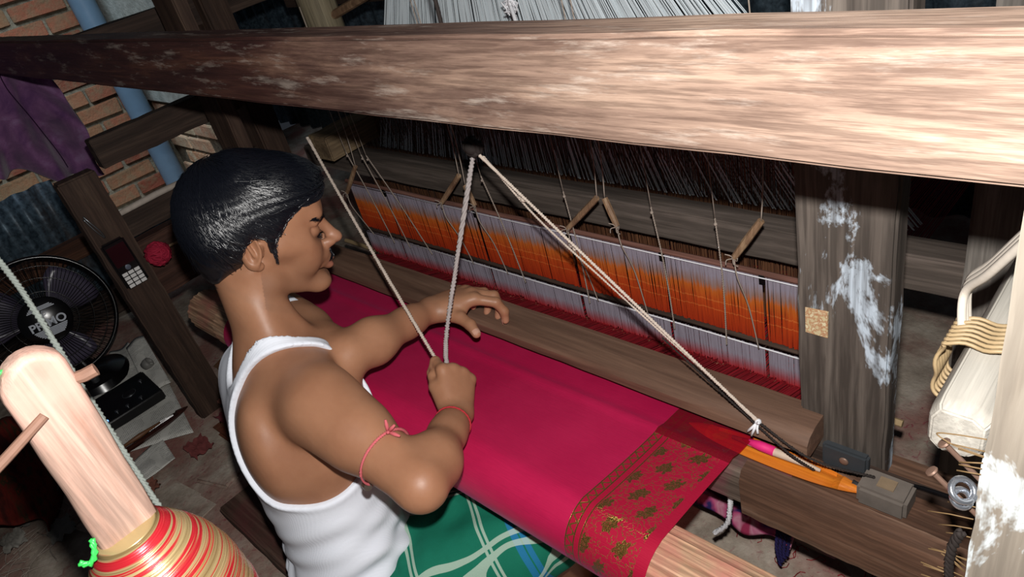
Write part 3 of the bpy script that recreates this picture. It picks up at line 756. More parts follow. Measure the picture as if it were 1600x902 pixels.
# ------------------------------------------------------------------ things at the left
# purple garment hung over the left side rail
M_purple = NT('faded_purple_cotton', 0.9, 0.15)
nz = M_purple.noise(M_purple.coord(), 16, 6, 0.6, 0.5); nf = M_purple.noise(M_purple.coord(), 300, 2)
M_purple.col(M_purple.mix(M_purple.math('MULTIPLY', nf, 0.35), M_purple.ramp(nz, [(0.35, '6a4573'), (0.55, '8c5f8c'), (0.7, 'a07fa8')]), '3a2140'))
M_purple.bump(nf, 0.3, 0.001); M_purple.b.inputs['Sheen Weight'].default_value = 0.3
gm = MB(); NU, NV = 90, 80; vs = []
for i in range(NU + 1):
    for j in range(NV + 1):
        s = i / NU; t = j / NV
        y = 0.02 + 0.555 * s; hem = -0.365 - 0.44 * y + 0.012 * math.sin(s * 31) + 0.008 * math.sin(s * 13)
        ztop = -0.06 - 0.24 * max(0, s - .82) / .18
        z = ztop + (hem - ztop) * t
        y += 0.012 * math.sin(t * 5) * s
        f = 0.030 * math.sin(s * 24 + t * 3 + 1.5 * math.sin(t * 4)) * (0.3 + t) + 0.016 * math.sin(s * 13 - t * 9) + 0.010 * math.sin(s * 51 + t * 12) * t + 0.018 * math.sin(t * 15 + s * 7) * math.sin(s * 9) + .012 * abs(math.sin(t * 7 + s * 19))
        vs.append((-2.60 + f, y, z))
gm.add(vs, [(i * (NV + 1) + j, (i + 1) * (NV + 1) + j, (i + 1) * (NV + 1) + j + 1, i * (NV + 1) + j + 1) for i in range(NU) for j in range(NV)])
gar = gm.build('hanging_garment', M_purple.m, smooth_=True)
md = gar.modifiers.new('thickness', 'SOLIDIFY'); md.thickness = 0.003
tag(gar, 'rumpled purple cotton garment hanging from the left end of the top beam', 'garment')
sm = MB()
for k_ in range(3):
    pts = []
    for q in range(14):
        s = (0.25, 0.55, 0.82)[k_] + 0.05 * math.sin(q * .5 + k_); t = q / 13 * (.9, .75, .95)[k_]
        i = int(s * NU); j = int(t * NV); v = Vector(vs[i * (NV + 1) + j]); pts.append(v + Vector((0.003, 0, 0)))
    sm.tube(smooth(pts, 3), 0.0016, 5)
sm.build('seam', plain('dark_purple_seam', '331c3a', 0.9, 0.1, 0.2, 200), gar, smooth_=True)

# clip and phone on the left post, yarn ball
def facing(loc, nrm, upv):
    n = Vector(nrm).normalized(); u = Vector(upv); u = (u - n * u.dot(n)).normalized(); r = u.cross(n)
    return Matrix.Translation(Vector(loc)) @ Matrix(((r.x, u.x, n.x, 0), (r.y, u.y, n.y, 0), (r.z, u.z, n.z, 0), (0, 0, 0, 1)))
PH = facing((-1.840, 0.342, -0.650), (1, -0.05, 0.08), (0, -0.02, 1)) @ Matrix.Scale(1.15, 4)
phone = empty('mobile_phone', PH.translation, 'black keypad mobile phone held flat against the left loom post', 'phone')
mb = MB(); mb.box((-0.0245, -0.054, -0.006), (0.0245, 0.054, 0.006), PH); mb.build('body', M_black, phone, 0.005, seg=3)
mb = MB(); mb.box((-0.019, -0.002, 0.0055), (0.019, 0.044, 0.0068), PH); mb.build('screen', plain('dark_red_screen', '2a1015', 0.12, 0.6, .05, 10), phone, 0.0004)
M_key = plain('silver_key', 'd8d6d4', 0.4, 0.5, .05, 40, 0.0)
for r_ in range(4):
    for c_ in range(3):
        mb = MB(); x = -0.013 + 0.013 * c_; y = -0.048 + 0.0092 * r_
        mb.box((x - .0056, y - .0036, 0.0055), (x + .0056, y + .0036, 0.0075), PH); mb.build('key', M_key, phone, 0.0006, seg=1)
mb = MB(); mb.lathe(PH @ Vector((0, -0.0085, 0.0058)), [(0.0065, 0), (0.0065, .002), (0.004, .0024)], PH.to_3x3() @ Vector((0, 0, 1)), 20); mb.build('navigation_key', plain('bluish_key', '6d7484', 0.3, 0.5, .1, 40, .5), phone, smooth_='auto')
mb = MB(); mb.tube(smooth([(-1.846, .318, -.51), (-1.84, .322, -.525), (-1.84, .332, -.555), (-1.845, .334, -.575), (-1.842, .324, -.55), (-1.845, .315, -.515)], 5), 0.002, 6)
tag(mb.build('wire_hook', M_metal, smooth_=True), 'small bent wire hook on the left post above the phone', 'hook')
mb = MB()
for q in range(46):
    ax = Vector((random.gauss(0, 1), random.gauss(0, 1), random.gauss(0, 1))).normalized(); p = ax.orthogonal().normalized(); w = ax.cross(p)
    r_ = 0.026 + random.uniform(-.003, .003)
    mb.tube([Vector((-1.822, 0.415, -0.662)) + (p * math.cos(t * .52) + w * math.sin(t * .52)) * r_ * (1 + .04 * math.sin(t * 3)) + ax * .008 * math.sin(t) for t in range(13)], 0.0032, 5, False)
mb.ball((-1.822, 0.415, -0.662), 0.024)
tag(mb.build('yarn_ball', M_ball, smooth_=True), 'crimson ball of yarn stuck beside the phone on the left side rail', 'yarn')
mb = MB(); mb.tube([(-1.835, 0.42, -0.66), (-1.84, 0.56, -0.672)], 0.0035, 6); tag(mb.build('thin_rod', M_stick, smooth_='auto'), 'thin pale rod holding the crimson yarn ball', 'rod')
pb = plank('backing_board', (-1.945, 0.36, -0.80), (-1.900, 0.60, -0.64), wood('reddish_board', '2b1c16', '4b3128', '6b4c3e', 1), None, 0.003, 1, 10)
tag(pb, 'dark reddish-brown board fixed low behind the phone and yarn ball', 'board')

# table fan
FC = Vector((-2.41, 0.178, -0.888)); FN = (Vector((0, 0, 0)) - FC).normalized(); FN = (FN + Vector((0, -0.04, -0.05))).normalized()
FM = facing(FC, FN, (0, 0.15, 1))
fan = empty('table_fan', (FC.x - .03, FC.y - .02, FZ), 'black table fan with a round wire grille on the floor at left', 'fan')
FU = FM.to_3x3() @ Vector((0, 1, 0)); FR = FM.to_3x3() @ Vector((1, 0, 0)); RF = 0.186
mb = MB(); mb.tube([FM @ Vector((RF * math.cos(a * math.pi / 32), RF * math.sin(a * math.pi / 32), 0)) for a in range(65)], 0.0065, 8, False); mb.build('grille_rim', M_black, fan, smooth_=True)
mb = MB()
for i in range(90):
    a = 2 * math.pi * i / 90
    mb.tube([FM @ Vector((r_ * math.cos(a + tw_), r_ * math.sin(a + tw_), h)) for r_, h, tw_ in ((0.066, .052, 0), (0.10, .049, .05), (0.15, .036, .10), (0.178, .016, .12), (RF, 0, .13))], 0.0010, 4, False)
for r_, h in ((0.085, .050), (0.125, .043), (0.16, .030)):
    mb.tube([FM @ Vector((r_ * math.cos(a * math.pi / 24), r_ * math.sin(a * math.pi / 24), h)) for a in range(49)], 0.0012, 4, False)
mb.build('front_grille', M_black, fan, smooth_=True)
mb = MB()
for i in range(60):
    a = 2 * math.pi * i / 60
    mb.tube([FM @ Vector((r_ * math.cos(a), r_ * math.sin(a), h)) for r_, h in ((0.05, -.05), (0.12, -.045), (RF, 0))], 0.0010, 4, False)
mb.build('rear_grille', M_blackm, fan, smooth_=True)
M_blade = plain('translucent_purple_blade', '4a4456', 0.3, 0.5, .1, 20)
for q in range(3):
    mb = MB(); a0 = q * 2.094 + 0.65; vs2 = []
    for i in range(9):
        for j in range(7):
            r_ = 0.035 + 0.125 * i / 8; aa = a0 + (j / 6 - .5) * (0.75 + .5 * math.sin(i / 8 * 2.6))
            vs2.append(FM @ Vector((r_ * math.cos(aa), r_ * math.sin(aa), 0.004 + (j / 6 - .5) * 0.032)))
    mb.add(vs2, [(i * 7 + j, (i + 1) * 7 + j, (i + 1) * 7 + j + 1, i * 7 + j + 1) for i in range(8) for j in range(6)])
    o = mb.build('blade', M_blade, fan, smooth_=True); md = o.modifiers.new('t', 'SOLIDIFY'); md.thickness = 0.002
mb = MB(); mb.lathe(FM @ Vector((0, 0, 0.048)), [(0.070, 0), (0.070, .004), (0.065, .0075), (0.0, .010)], FN, 36); hub = mb.build('hub_badge', M_black, fan, smooth_='auto')
mb = MB(); mb.lathe(FM @ Vector((0, 0, -0.11)), [(0.03, 0), (0.05, .02), (0.052, .07), (0.045, .09)], FN, 24); mb.build('motor_housing', M_black, fan, smooth_='auto')
M_logo = plain('grey_print', 'c2c8d2', 0.5, 0.3, .05, 50)
def text(s_, size, M4, parent, mat, name='lettering', ext=0.0003, bold=0.0):
    cu = bpy.data.curves.new(name, 'FONT'); cu.body = s_; cu.size = size; cu.align_x = 'CENTER'; cu.align_y = 'CENTER'; cu.extrude = ext; cu.offset = bold
    tmp = bpy.data.objects.new(name, cu); COL.objects.link(tmp)
    me = bpy.data.meshes.new_from_object(tmp.evaluated_get(bpy.context.evaluated_depsgraph_get())); bpy.data.objects.remove(tmp)
    me.transform(M4); c = M4.translation; me.transform(Matrix.Translation(-c)); me.materials.clear(); me.materials.append(mat)
    o = bpy.data.objects.new(name, me); COL.objects.link(o); o.parent = parent; o.location = c - wloc(parent); return o
HM = FM @ Matrix.Translation((0.002, -0.002, 0.0585)) @ Matrix.Rotation(0.10, 4, 'Z') @ Matrix.Diagonal((1.4, 1.4, 1, 1))
text('PRIMO', 0.024, HM @ Matrix.Translation((0, -0.006, 0)), hub, M_logo, bold=.0006)
mb = MB()
for sgn in (1, -1):
    for q in range(6):
        h0 = (0.026 + q * 0.0030 - (0.009 if sgn < 0 else 0)) * sgn; hw = math.sqrt(max(0, 0.036 ** 2 - (h0 * 0.93) ** 2))
        if abs(h0) < .034: mb.box((-hw, h0 - .0011, 0), (hw, h0 + .0011, .0004), HM)
mb.build('badge_stripes', M_logo, hub)['kind'] = 'stuff'
mb = MB()
for a, b in (((-.003, .004), (.0, .022)), ((.0, .022), (.006, .019)), ((.006, .019), (.004, .013)), ((.004, .013), (-.002, .012)), ((-.010, .016), (-.004, .013))):
    mb.tube([HM @ Vector((a[0], a[1], .0004)), HM @ Vector((b[0], b[1], .0004))], 0.0012, 4)
mb.build('badge_emblem', M_logo, hub)
BC = Vector((-2.40, 0.195, FZ))
mb = MB(); mb.lathe(BC, [(0.0, 0), (0.105, 0), (0.112, .012), (0.10, .035), (0.06, .055), (0.03, .062)], (0, 0, 1), 36); mb.build('base', M_black, fan, smooth_='auto')
mb = MB(); mb.tube([BC + Vector((0, 0, .05)), BC + Vector((-0.03, -.02, .16)), FC - FN * .07], [0.028, .022, .02], 16); mb.build('neck', M_black, fan, smooth_='auto')
mb = MB(); mb.lathe((-2.325, 0.185, FZ + .043), [(0.012, 0), (0.012, .012), (.009, .015)], (0, 0, 1), 16); mb.build('knob', M_metal, fan, smooth_='auto')

# newspapers, radio, boat shuttle on the floor
def paper(name, corners, label, head=None, lay=0, thick=0.0008, wob=0.004):
    k = NT(name + '_print', 0.85, 0.2)
    x = k.xyz(k.coord()); 
    ln = k.math('GREATER_THAN', k.math('SINE', k.math('MULTIPLY', x[1], 1500.0)), 0.1)
    wd = k.math('GREATER_THAN', k.noise(k.coord((420, 90, 1)), 1.0, 2, .6), 0.47)
    blk = k.math('GREATER_THAN', k.noise(k.coord((14, 22, 1)), 1.0, 0, .3), 0.42)
    gut = k.math('GREATER_THAN', k.math('ABSOLUTE', k.math('SUBTRACT', k.math('FRACT', k.math('MULTIPLY', x[0], 17.0)), 0.5)), 0.05)
    ink = k.math('MULTIPLY', k.math('MULTIPLY', ln, wd), k.math('MULTIPLY', blk, gut))
    st_ = k.noise(k.coord(), 12, 4)
    k.col(k.mix(k.math('MULTIPLY', ink, 0.5), k.ramp(st_, [(0.35, 'c9c7bf'), (0.7, 'e4e2da')]), '33353a'))
    P = [Vector(c) for c in corners]; n = 14; mb = MB(); vs = []
    for i in range(n + 1):
        for j in range(n + 1):
            s = i / n; t = j / n
            p = P[0] * (1 - s) * (1 - t) + P[1] * s * (1 - t) + P[2] * s * t + P[3] * (1 - s) * t
            p = p + Vector((0, 0, wob * (math.sin(s * 7 + lay) * math.sin(t * 5 + lay * 2) + 1)))
            vs.append(p)
    mb.add(vs, [(i * (n + 1) + j, (i + 1) * (n + 1) + j, (i + 1) * (n + 1) + j + 1, i * (n + 1) + j + 1) for i in range(n) for j in range(n)])
    ctr = sum(P, Vector()) / 4
    o = mb.build('newspaper', k.m, smooth_=True, loc=tuple(ctr))
    ex = (P[1] - P[0]).normalized(); ang = math.atan2(ex.y, ex.x)
    o.data.transform(Matrix.Rotation(-ang, 4, 'Z')); o.rotation_euler = (0, 0, ang)
    md = o.modifiers.new('t', 'SOLIDIFY'); md.thickness = thick
    return tag(o, label, 'newspaper', 'old newspapers on the floor')
f0 = FZ + 0.003
paper('newspaper_a', [(-2.27, 0.13, f0), (-2.50, 0.28, f0 + .012), (-2.49, 0.34, f0 + .015), (-2.25, 0.345, f0 + .008)], 'newspaper sheet under the fan foot, behind the radio', lay=1, wob=.006)
paper('newspaper_d', [(-2.11, 0.26, f0 + .006), (-2.40, 0.315, f0 + .05), (-2.385, 0.375, f0 + .06), (-2.10, 0.325, f0 + .012)], 'greyish folded newspaper standing up beside the radio, nearest the left loom post', lay=4, wob=.005)
paper('newspaper_b', [(-2.17, 0.10, f0), (-1.96, 0.075, f0), (-1.815, 0.262, f0), (-2.13, 0.325, f0 + .004)], 'large spread newspaper under the radio and the wooden shuttle', lay=2)
p3_ = paper('newspaper_c', [(-1.86, 0.075, f0), (-1.765, 0.095, f0), (-1.765, 0.185, f0), (-1.90, 0.20, f0)], 'small folded newspaper on this side of the wooden shuttle', lay=3, wob=.003)
RM = Matrix.Translation((-2.14, 0.205, FZ + 0.010)) @ Matrix.Rotation(math.radians(88), 4, 'Z')
rad = empty('radio', (-2.14, 0.205, FZ + 0.01), 'flat black radio box with a round dial, lying on newspaper beside the fan', 'radio')
mb = MB(); mb.box((-0.085, -0.088, 0), (0.085, 0.088, 0.032), RM); mb.build('case', M_black, rad, 0.004)
mb = MB(); mb.tube([RM @ Vector((0.015 + .019 * math.cos(a * .2618), .019 * math.sin(a * .2618), .0328)) for a in range(25)], .0013, 5, False); mb.build('dial_ring', M_metal, rad, smooth_=True)
mb = MB(); mb.lathe(RM @ Vector((.015, 0, .032)), [(.017, 0), (.016, .004), (0, .005)], (0, 0, 1), 24); mb.build('dial', M_blackm, rad, smooth_='auto')
for x, y in ((-.04, -.055), (-.01, -.06), (.03, -.06), (.06, .03)):
    mb = MB(); mb.lathe(RM @ Vector((x, y, .032)), [(.005, 0), (.005, .004), (.003, .005)], (0, 0, 1), 12); mb.build('knob', M_metal, rad, smooth_='auto')
mb = MB(); mb.lathe(RM @ Vector((-.074, -.072, .032)), [(.004, 0), (.003, .003)], (0, 0, 1), 10)
kk = NT('blue_lamp', .3); kk.b.inputs['Emission Color'].default_value = (.1, .3, 1, 1); kk.b.inputs['Emission Strength'].default_value = 4; mb.build('pilot_lamp', kk.m, rad, smooth_=True)
sh2 = empty('wooden_shuttle', (-1.912, 0.18, FZ + .012), 'dark boat-shaped wooden shuttle lying on the newspapers', 'shuttle', None)
o = boat(0.25, 0.036, 0.028, wood('dark_varnished_wood', '1f0f0c', '3c1d16', '5c3222', 0, 1, .25, spec=.6), sh2, (0, 0, 0), 'body')
o.rotation_euler = (0, 0, math.radians(90)); o.location = Vector((-1.912, 0.175, FZ + .026)) - sh2.location
mb = MB(); a = Vector((-1.914, .10, FZ + .036)); b = Vector((-1.912, .22, FZ + .036)); mb.tube([a, a.lerp(b, .5), b], [.003, .007, .002], 8)
mb.build('pirn', plain('brown_pirn', '6f4a30', .5, .4, .2, 80), sh2, smooth_=True)
# curled strip on paper
mb = MB()
for t in range(16):
    pass
mb.lathe((-2.235, .318, FZ + .045), [(.016, -.012), (.018, 0), (.016, .012)], (0.3, .6, .4), 18, False)
o = mb.build('tape_roll', plain('grey_tape', '7c7a76', .5, .4, .2, 60), smooth_='auto'); o.modifiers.new('t', 'SOLIDIFY').thickness = .003
tag(o, 'small grey ring of tape on the newspaper beside the radio', 'tape')

# seat plank
pk = plank('seat_plank', (-1.43, 0.165, -1.132), (-0.45, 0.36, -1.101), wood('dark_stained_plank', '2e211b', '4a382f', '6b564a', 0, 1, .7, red='5c2f30'), None, 0.004, 0, 20)
tag(pk, 'low dark stained plank the weaver sits on', 'plank')
for x in (-1.3, -.6):
    mb = MB(); mb.box((x - .06, .17, FZ - .01), (x + .06, .37, -1.132), None, .003); o = mb.build('seat_brick', M_brick, None, .004)
    tag(o, 'brick propping up the ' + ('left' if x < -1 else 'right') + ' end of the seat plank', 'brick', 'bricks under the seat plank')

# rubbish on the floor
for i, (x, y, s) in enumerate(((-1.78, -.10, .05), (-1.93, -.13, .06), (-1.86, -.19, .045), (-1.70, .10, .03), (-1.98, -.05, .05), (-1.75, .35, .05), (-1.83, .38, .04), (-1.66, .33, .045), (-1.40, .10, .025), (-1.72, .24, .05))):
    mb = MB(); nn = 9; vs2 = []
    for a_ in range(nn + 1):
        for b_ in range(nn + 1):
            u_ = a_ / nn - .5; v_ = b_ / nn - .5
            vs2.append((x + s * u_ * 1.6 + .003 * math.sin(b_ + i), y + s * v_ * 1.1 + .003 * math.sin(a_ * 1.3 + i), FZ + .016 + .010 * abs(math.sin(a_ * 1.1 + b_ * .9 + i)) + .006 * random.random()))
    mb.add(vs2, [(p * (nn + 1) + q, (p + 1) * (nn + 1) + q, (p + 1) * (nn + 1) + q + 1, p * (nn + 1) + q + 1) for p in range(nn) for q in range(nn)])
    c = ['8d8a82', '9a968e', 'a39f96', '8f5b4c', '7f8784', '7a3b40', '8a5a50', '6b4a48', '8f8f8c', '8a4a48'][i]
    o = mb.build('scrap', plain('scrap_%s' % 'abcdefghij'[i], c, .8, .2, .35, 60), smooth_=True)
    wv_ = ['pale crumpled scrap of paper on the floor beside the pale upright', 'pale crumpled scrap lying at the lower left of the floor', 'small pale scrap lowest at the left', 'brown brick crumb near the seat plank', 'grey crumpled scrap near the red cloth bundle',
           'crimson rag crumb by the left post foot', 'pinkish rag crumb by the left post foot', 'dull red lump of rag between post and seat', 'tiny grey chip beside the seat plank end', 'reddish rag lump right of the newspapers'][i]
    tag(o, wv_, 'scrap', 'scraps on the floor')
mb = MB()
for q in range(26):
    x = -1.80 + random.gauss(0, .04); y = -.13 + random.gauss(0, .04); a = random.uniform(0, 6.28)
    mb.tube(smooth([(x + .05 * t * math.cos(a + t * .6), y + .05 * t * math.sin(a + t * .6), FZ + .012 + .005 * math.sin(t * 3 + q)) for t in (0, 1, 2)], 4), .0012, 4)
tag(mb.build('loose_threads', M_string, smooth_=True), 'loose grey threads scattered on the floor at lower left', 'threads', kind='stuff')

# dark red bundle at the left edge
mb = MB(); NA, NB = 30, 24; vs2 = []
for i in range(NA + 1):
    for j in range(NB + 1):
        s = i / NA; t = j / NB; an = s * math.pi
        r_ = .12 * (0.75 + .25 * math.sin(t * math.pi)) + .008 * math.sin(s * 21 + t * 5)
        vs2.append((-2.30 + .50 * t, -.10 - .12 * t + r_ * 1.2 * math.cos(an), FZ + .01 + r_ * 1.1 * math.sin(an) + .01 * math.sin(t * 14)))
mb.add(vs2, [(i * (NB + 1) + j, (i + 1) * (NB + 1) + j, (i + 1) * (NB + 1) + j + 1, i * (NB + 1) + j + 1) for i in range(NA) for j in range(NB)])
k = NT('dark_red_striped_cloth', .8, .2); v_ = k.xyz(k.coord()); k.col(k.ramp(k.noise(k.coord((4, 40, 40)), 1., 4, .6), [(.35, '3a1410'), (.5, '6a2018'), (.62, '34301e'), (.7, '7d2f1c')]))
o = mb.build('cloth_bundle', k.m, smooth_=True); o.modifiers.new('t', 'SOLIDIFY').thickness = .004
tag(o, 'dark red striped bundle of cloth on the floor behind the pale upright', 'cloth')
dr = empty('dark_red_bottle', (-2.02, -.235, FZ + .03), 'glossy dark red bottle lying at the left edge of the floor', 'bottle')
mb = MB(); mb.lathe((-2.16, -.27, FZ + .04), [(.012, 0), (.036, .02), (.04, .08), (.038, .13), (.022, .165), (.014, .18)], (1, .05, 0), 24); mb.build('body', plain('dark_red_gloss', '4a0d0c', .2, .6, .1, 20), dr, smooth_='auto')
mb = MB(); mb.lathe((-1.982, -.262, FZ + .04), [(.016, 0), (.016, .018), (.008, .02)], (1, .05, 0), 20); mb.build('cap', plain('pink_cap', 'a8696a', .4, .4, .1, 20), dr, smooth_='auto')

# ------------------------------------------------------------------ foreground left: upright with zari thread
ppos = Vector((-0.497, 0.0, -0.30))
up_n = (Vector((0.55, -0.02, 0.0))).normalized()
upr = empty('pale_upright', (-.507, 0, -0.60), 'pale pinkish wooden upright with a rounded top, wound with red and gold thread', 'winding post')
def shf(z): return 0.075 * (z + 0.22)
out = [(0.0335, -0.60)] + [(0.0335, -0.60 + i * .03) for i in range(1, 13)]
for a in range(13):
    th = math.pi * a / 12
    out.append((0.0125 + 0.0210 * math.cos(th), -0.2200 + 0.0215 * math.sin(th)))
out += [(-0.0085, -0.60 + i * .03) for i in range(12, 0, -1)] + [(-0.0085, -0.60)]
mb = MB(); k_ = len(out)
out = [(y + shf(z) + random.uniform(-.0006, .0006), z) for y, z in out]
def inset(P, d):
    R_ = []
    for i in range(len(P)):
        a = Vector(P[i - 1]); b = Vector(P[(i + 1) % len(P)]); t = (b - a).normalized(); R_.append((P[i][0] - t.y * d, P[i][1] + t.x * d))
    return R_
lay = [(-0.519, .0045), (-0.518, .0016), (-0.515, 0), (-0.504, 0), (-0.5010, .0012), (-0.4992, .0032), (-0.4983, .0060)]
vs2 = []
for x, d in lay: vs2 += [(x + random.uniform(-.0003, .0003), y, z) for y, z in inset(out, d)]
fs2 = [(q * k_ + i, q * k_ + (i + 1) % k_, (q + 1) * k_ + (i + 1) % k_, (q + 1) * k_ + i) for q in range(len(lay) - 1) for i in range(k_)]
fs2 += [tuple(range(k_)), tuple(range((len(lay) - 1) * k_, len(lay) * k_))]
mb.add(vs2, fs2)
o = mb.build('upright', M_pale, upr, 0, True)
o.modifiers.new('normals', 'WEIGHTED_NORMAL')
mb = MB(); mb.tube([(-0.50, -0.060, -0.262), (-0.496, -0.025, -0.2485), (-0.4975, 0.0045, -0.2385)], [.0036, .0035, .0032], 10)
mb.tube([(-0.506, 0.028, -0.2305), (-0.502, 0.036, -0.231), (-0.500, 0.0435, -0.2305)], [.0042, .0045, .0045], 10); mb.build('peg', plain('twig_bark', '7f5f50', .7, .3, .4, 120), upr, smooth_='auto')
zk = NT('red_and_gold_zari_thread', 0.28, 0.6)
zz = zk.xyz(zk.coord()); n_ = zk.noise(zk.coord((2.5, 2.5, 150)), 1.0, 5, .6); 
zn = zk.noise(zk.coord((4, 4, 900)), 1.0, 3, .6)
zc = zk.ramp(n_, [(0.38, '8d7850'), (0.48, 'bfab7c'), (0.52, 'c2182c'), (0.60, 'd2283a'), (0.64, 'ab9560')])
zk.col(zk.mix(zk.math('MULTIPLY', zn, .35), zc, '6a3a20')); zk.b.inputs['Metallic'].default_value = .45; zk.bump(zn, .6, .001)
mb = MB(); prof = [(0.0215, -0.352), (0.0235, -0.3545), (0.028, -0.361), (0.034, -0.370), (0.041, -0.382), (0.048, -0.398), (0.053, -0.42), (0.055, -0.46), (0.045, -0.52), (0.028, -0.55)]
pr2 = []
for i in range(len(prof) - 1):
    for q in range(6):
        t = q / 6; pr2.append((prof[i][0] * (1 - t) + prof[i + 1][0] * t + (0.0007 if q % 2 else 0), prof[i][1] * (1 - t) + prof[i + 1][1] * t))
mb.lathe((-0.5065, 0.0, 0), pr2[::-1], (0, 0, 1), 60)
mb.build('zari_winding', zk.m, upr, smooth_=True)
mb = MB(); mb.rope([(-0.505, -0.05, -0.165), (-0.507, -0.022, -0.192), (-0.51, 0.006, -0.2065)], .0022, 90, 6, 3); mb.rope([(-0.515, .01, -.2065), (-0.517, -.005, -.26), (-0.517, -.008, -.33)], .0022, 90, 6, 3)
mb.rope([(-0.50, -.0185, -.338), (-0.497, -.022, -.346), (-0.497, -.028, -.352), (-0.50, -.033, -.348)], .0026, 90, 6, 3)
tag(mb.build('green_rope', M_green, smooth_=True), 'bright green twisted nylon rope tied behind the pale upright', 'rope')
mb = MB(); mb.rope([(-0.80, 0.035, -0.13), (-0.708, 0.049, -0.199), (-0.627, 0.038, -0.313), (-0.546, 0.026, -0.427), (-0.51, .02, -.50)], .0030, 95, 6, 3)
tag(mb.build('grey_rope', M_greyrope, smooth_=True), 'grey twisted rope running diagonally beside the pale upright in front of the fan', 'rope')

# ------------------------------------------------------------------ right foreground details
for (a, b, w) in (((-0.0735, 0.44, -0.478), (-0.098, 0.436, -0.448), 'upper'), ((-0.0735, 0.44, -0.515), (-0.104, 0.436, -0.482), 'lower')):
    t = empty('nail', a, w + ' of the two bent rusty nails sticking out of the right foreground post', 'nail', 'nails in the right post')
    mb = MB(); A = Vector(a) + Vector((.012, 0, -.01)); B = Vector(b); mb.tube([A, B], .0021, 10); mb.build('shank', M_rust, t, smooth_='auto')
    mb = MB(); d = (B - A).normalized(); mb.lathe(B - d * .001, [(.0044, 0), (.005, .001), (.0045, .0024), (0, .003)], d, 16); mb.build('head', M_rust, t, smooth_='auto')
mb = MB()
for q, zo in ((0, 0), (1, -.0045)):
    cc = Vector((-0.0815, 0.432, -0.486 + zo * 2)); nrm = Vector((.5, -.35, .75)).normalized(); u_ = nrm.orthogonal().normalized(); w_ = nrm.cross(u_)
    mb.tube([cc + (u_ * math.cos(a * .2618) + w_ * math.sin(a * .2618)) * (.0085 - q * .002) for a in range(25)], .0026, 8, False)
tag(mb.build('steel_ring', plain('bright_steel', 'c6ccd6', .2, .6, .1, 40, .9), smooth_=True), 'bright steel ring hooked on the nail in the right foreground post', 'ring')
mb = MB()
for q in range(17):
    z = random.uniform(-.62, -.50); p = Vector((-0.072, .433, z)); d = Vector((-random.uniform(.010, .032), random.uniform(-.004, .004), random.uniform(-.014, .014)))
    mb.tube([p, p + d * .5 + Vector((0, 0, .001)), p + d], .0006, 4)
for q in range(5):
    p = Vector((-0.072, .433, -.44 - q * .006)); d = Vector((-random.uniform(.012, .024), 0, random.uniform(-.012, .008))); mb.tube([p, p + d], .0007, 4)
mb.tube(smooth([(-.072, .433, -.445), (-.09, .433, -.444), (-.103, .433, -.438), (-.092, .433, -.433), (-.072, .433, -.428)], 6), .0007, 4)
tag(mb.build('bristles', plain('straw_bristle', '7d6444', .6, .3, .3, 200), smooth_=True), 'stiff straw-coloured wire ends bristling from the right foreground post', 'bristles', kind='stuff')
mb = MB(); mb.rope([(-0.078, .43, -.53), (-0.083, .43, -.56), (-.080, .43, -.61), (-.075, .43, -.66)], .0042, 60, 5, 3)
tag(mb.build('frayed_cord', M_cordd, smooth_=True), 'dark frayed cord hanging down the right foreground post', 'cord')

# low stained plank under the sley, yarn and rope ends
o = plank('stained_plank', (-0.62, 0.69, -1.03), (-0.278, 0.735, -1.0), wood('pink_stained_plank', '4a3d38', '6d5f58', '8b7c74', 0, 1, .8, red='8f3f63'), None, .003, 0, 12)
tag(o, 'pink-stained plank lying low under the right end of the sley', 'plank')
mb = MB(); vs2 = []
for i in range(31):
    for j in range(9):
        s = i / 30; t = j / 8
        vs2.append((-.60 + .26 * s, .683 - .012 * t + .004 * math.sin(s * 20 + t * 3), -.995 - (.035 + .012 * math.sin(s * 12)) * t + .003))
mb.add(vs2, [(i * 9 + j, (i + 1) * 9 + j, (i + 1) * 9 + j + 1, i * 9 + j + 1) for i in range(30) for j in range(8)])
k = NT('printed_rag', .9, .1); nz = k.noise(k.coord(), 28, 2, .4, .5); k.col(k.ramp(nz, [(.38, '2c2352'), (.46, 'a8476f'), (.55, 'b97f92'), (.66, '93304f')]))
o = mb.build('printed_rag', k.m, smooth_=True); o.modifiers.new('t', 'SOLIDIFY').thickness = .003
tag(o, 'pink and navy printed rag hanging over the low plank', 'rag')
mb = MB()
for q in range(4): mb.rope([(-.36 + q * .006, .672, -.99), (-.362 + q * .006, .668, -1.03), (-.358 + q * .004, .67, -1.075 + q * .012)], .0036, 60, 5, 2)
tag(mb.build('navy_yarn', M_navy, smooth_=True), 'hank of navy yarn hanging from the low stained plank', 'yarn')
mb = MB(); mb.rope([(-.388, .60, -.83), (-.392, .598, -.87), (-.400, .597, -.92), (-.425, .598, -.962)], .0046, 70, 5, 3)
tag(mb.build('white_rope_end', M_white, smooth_=True), 'short white rope end hanging under the cloth border', 'rope')
mb = MB()
for q in range(80):
    x = random.uniform(-.58, -.2); y = random.uniform(.72, .95); a = random.uniform(0, 6.28); P = [Vector((x, y, FZ + .006))]
    for t in range(6):
        a += random.uniform(-1.4, 1.4); P.append(P[-1] + Vector((.008 * math.cos(a), .008 * math.sin(a), random.uniform(-.001, .002))))
    mb.tube(P, .0008, 4)
tag(mb.build('red_thread_waste', M_redwarp, smooth_=True), 'tangles of red thread waste on the earth floor at right', 'threads', kind='stuff')
mb = MB(); mb.box((-.30, 1.30, -.62), (-.22, 1.31, -.42), None, .006); tag(mb.build('red_cloth', plain('red_cloth', '8c1226', .85, .2, .2, 60), None, .002), 'small red cloth hanging in the shadow beside the rear right post', 'cloth')

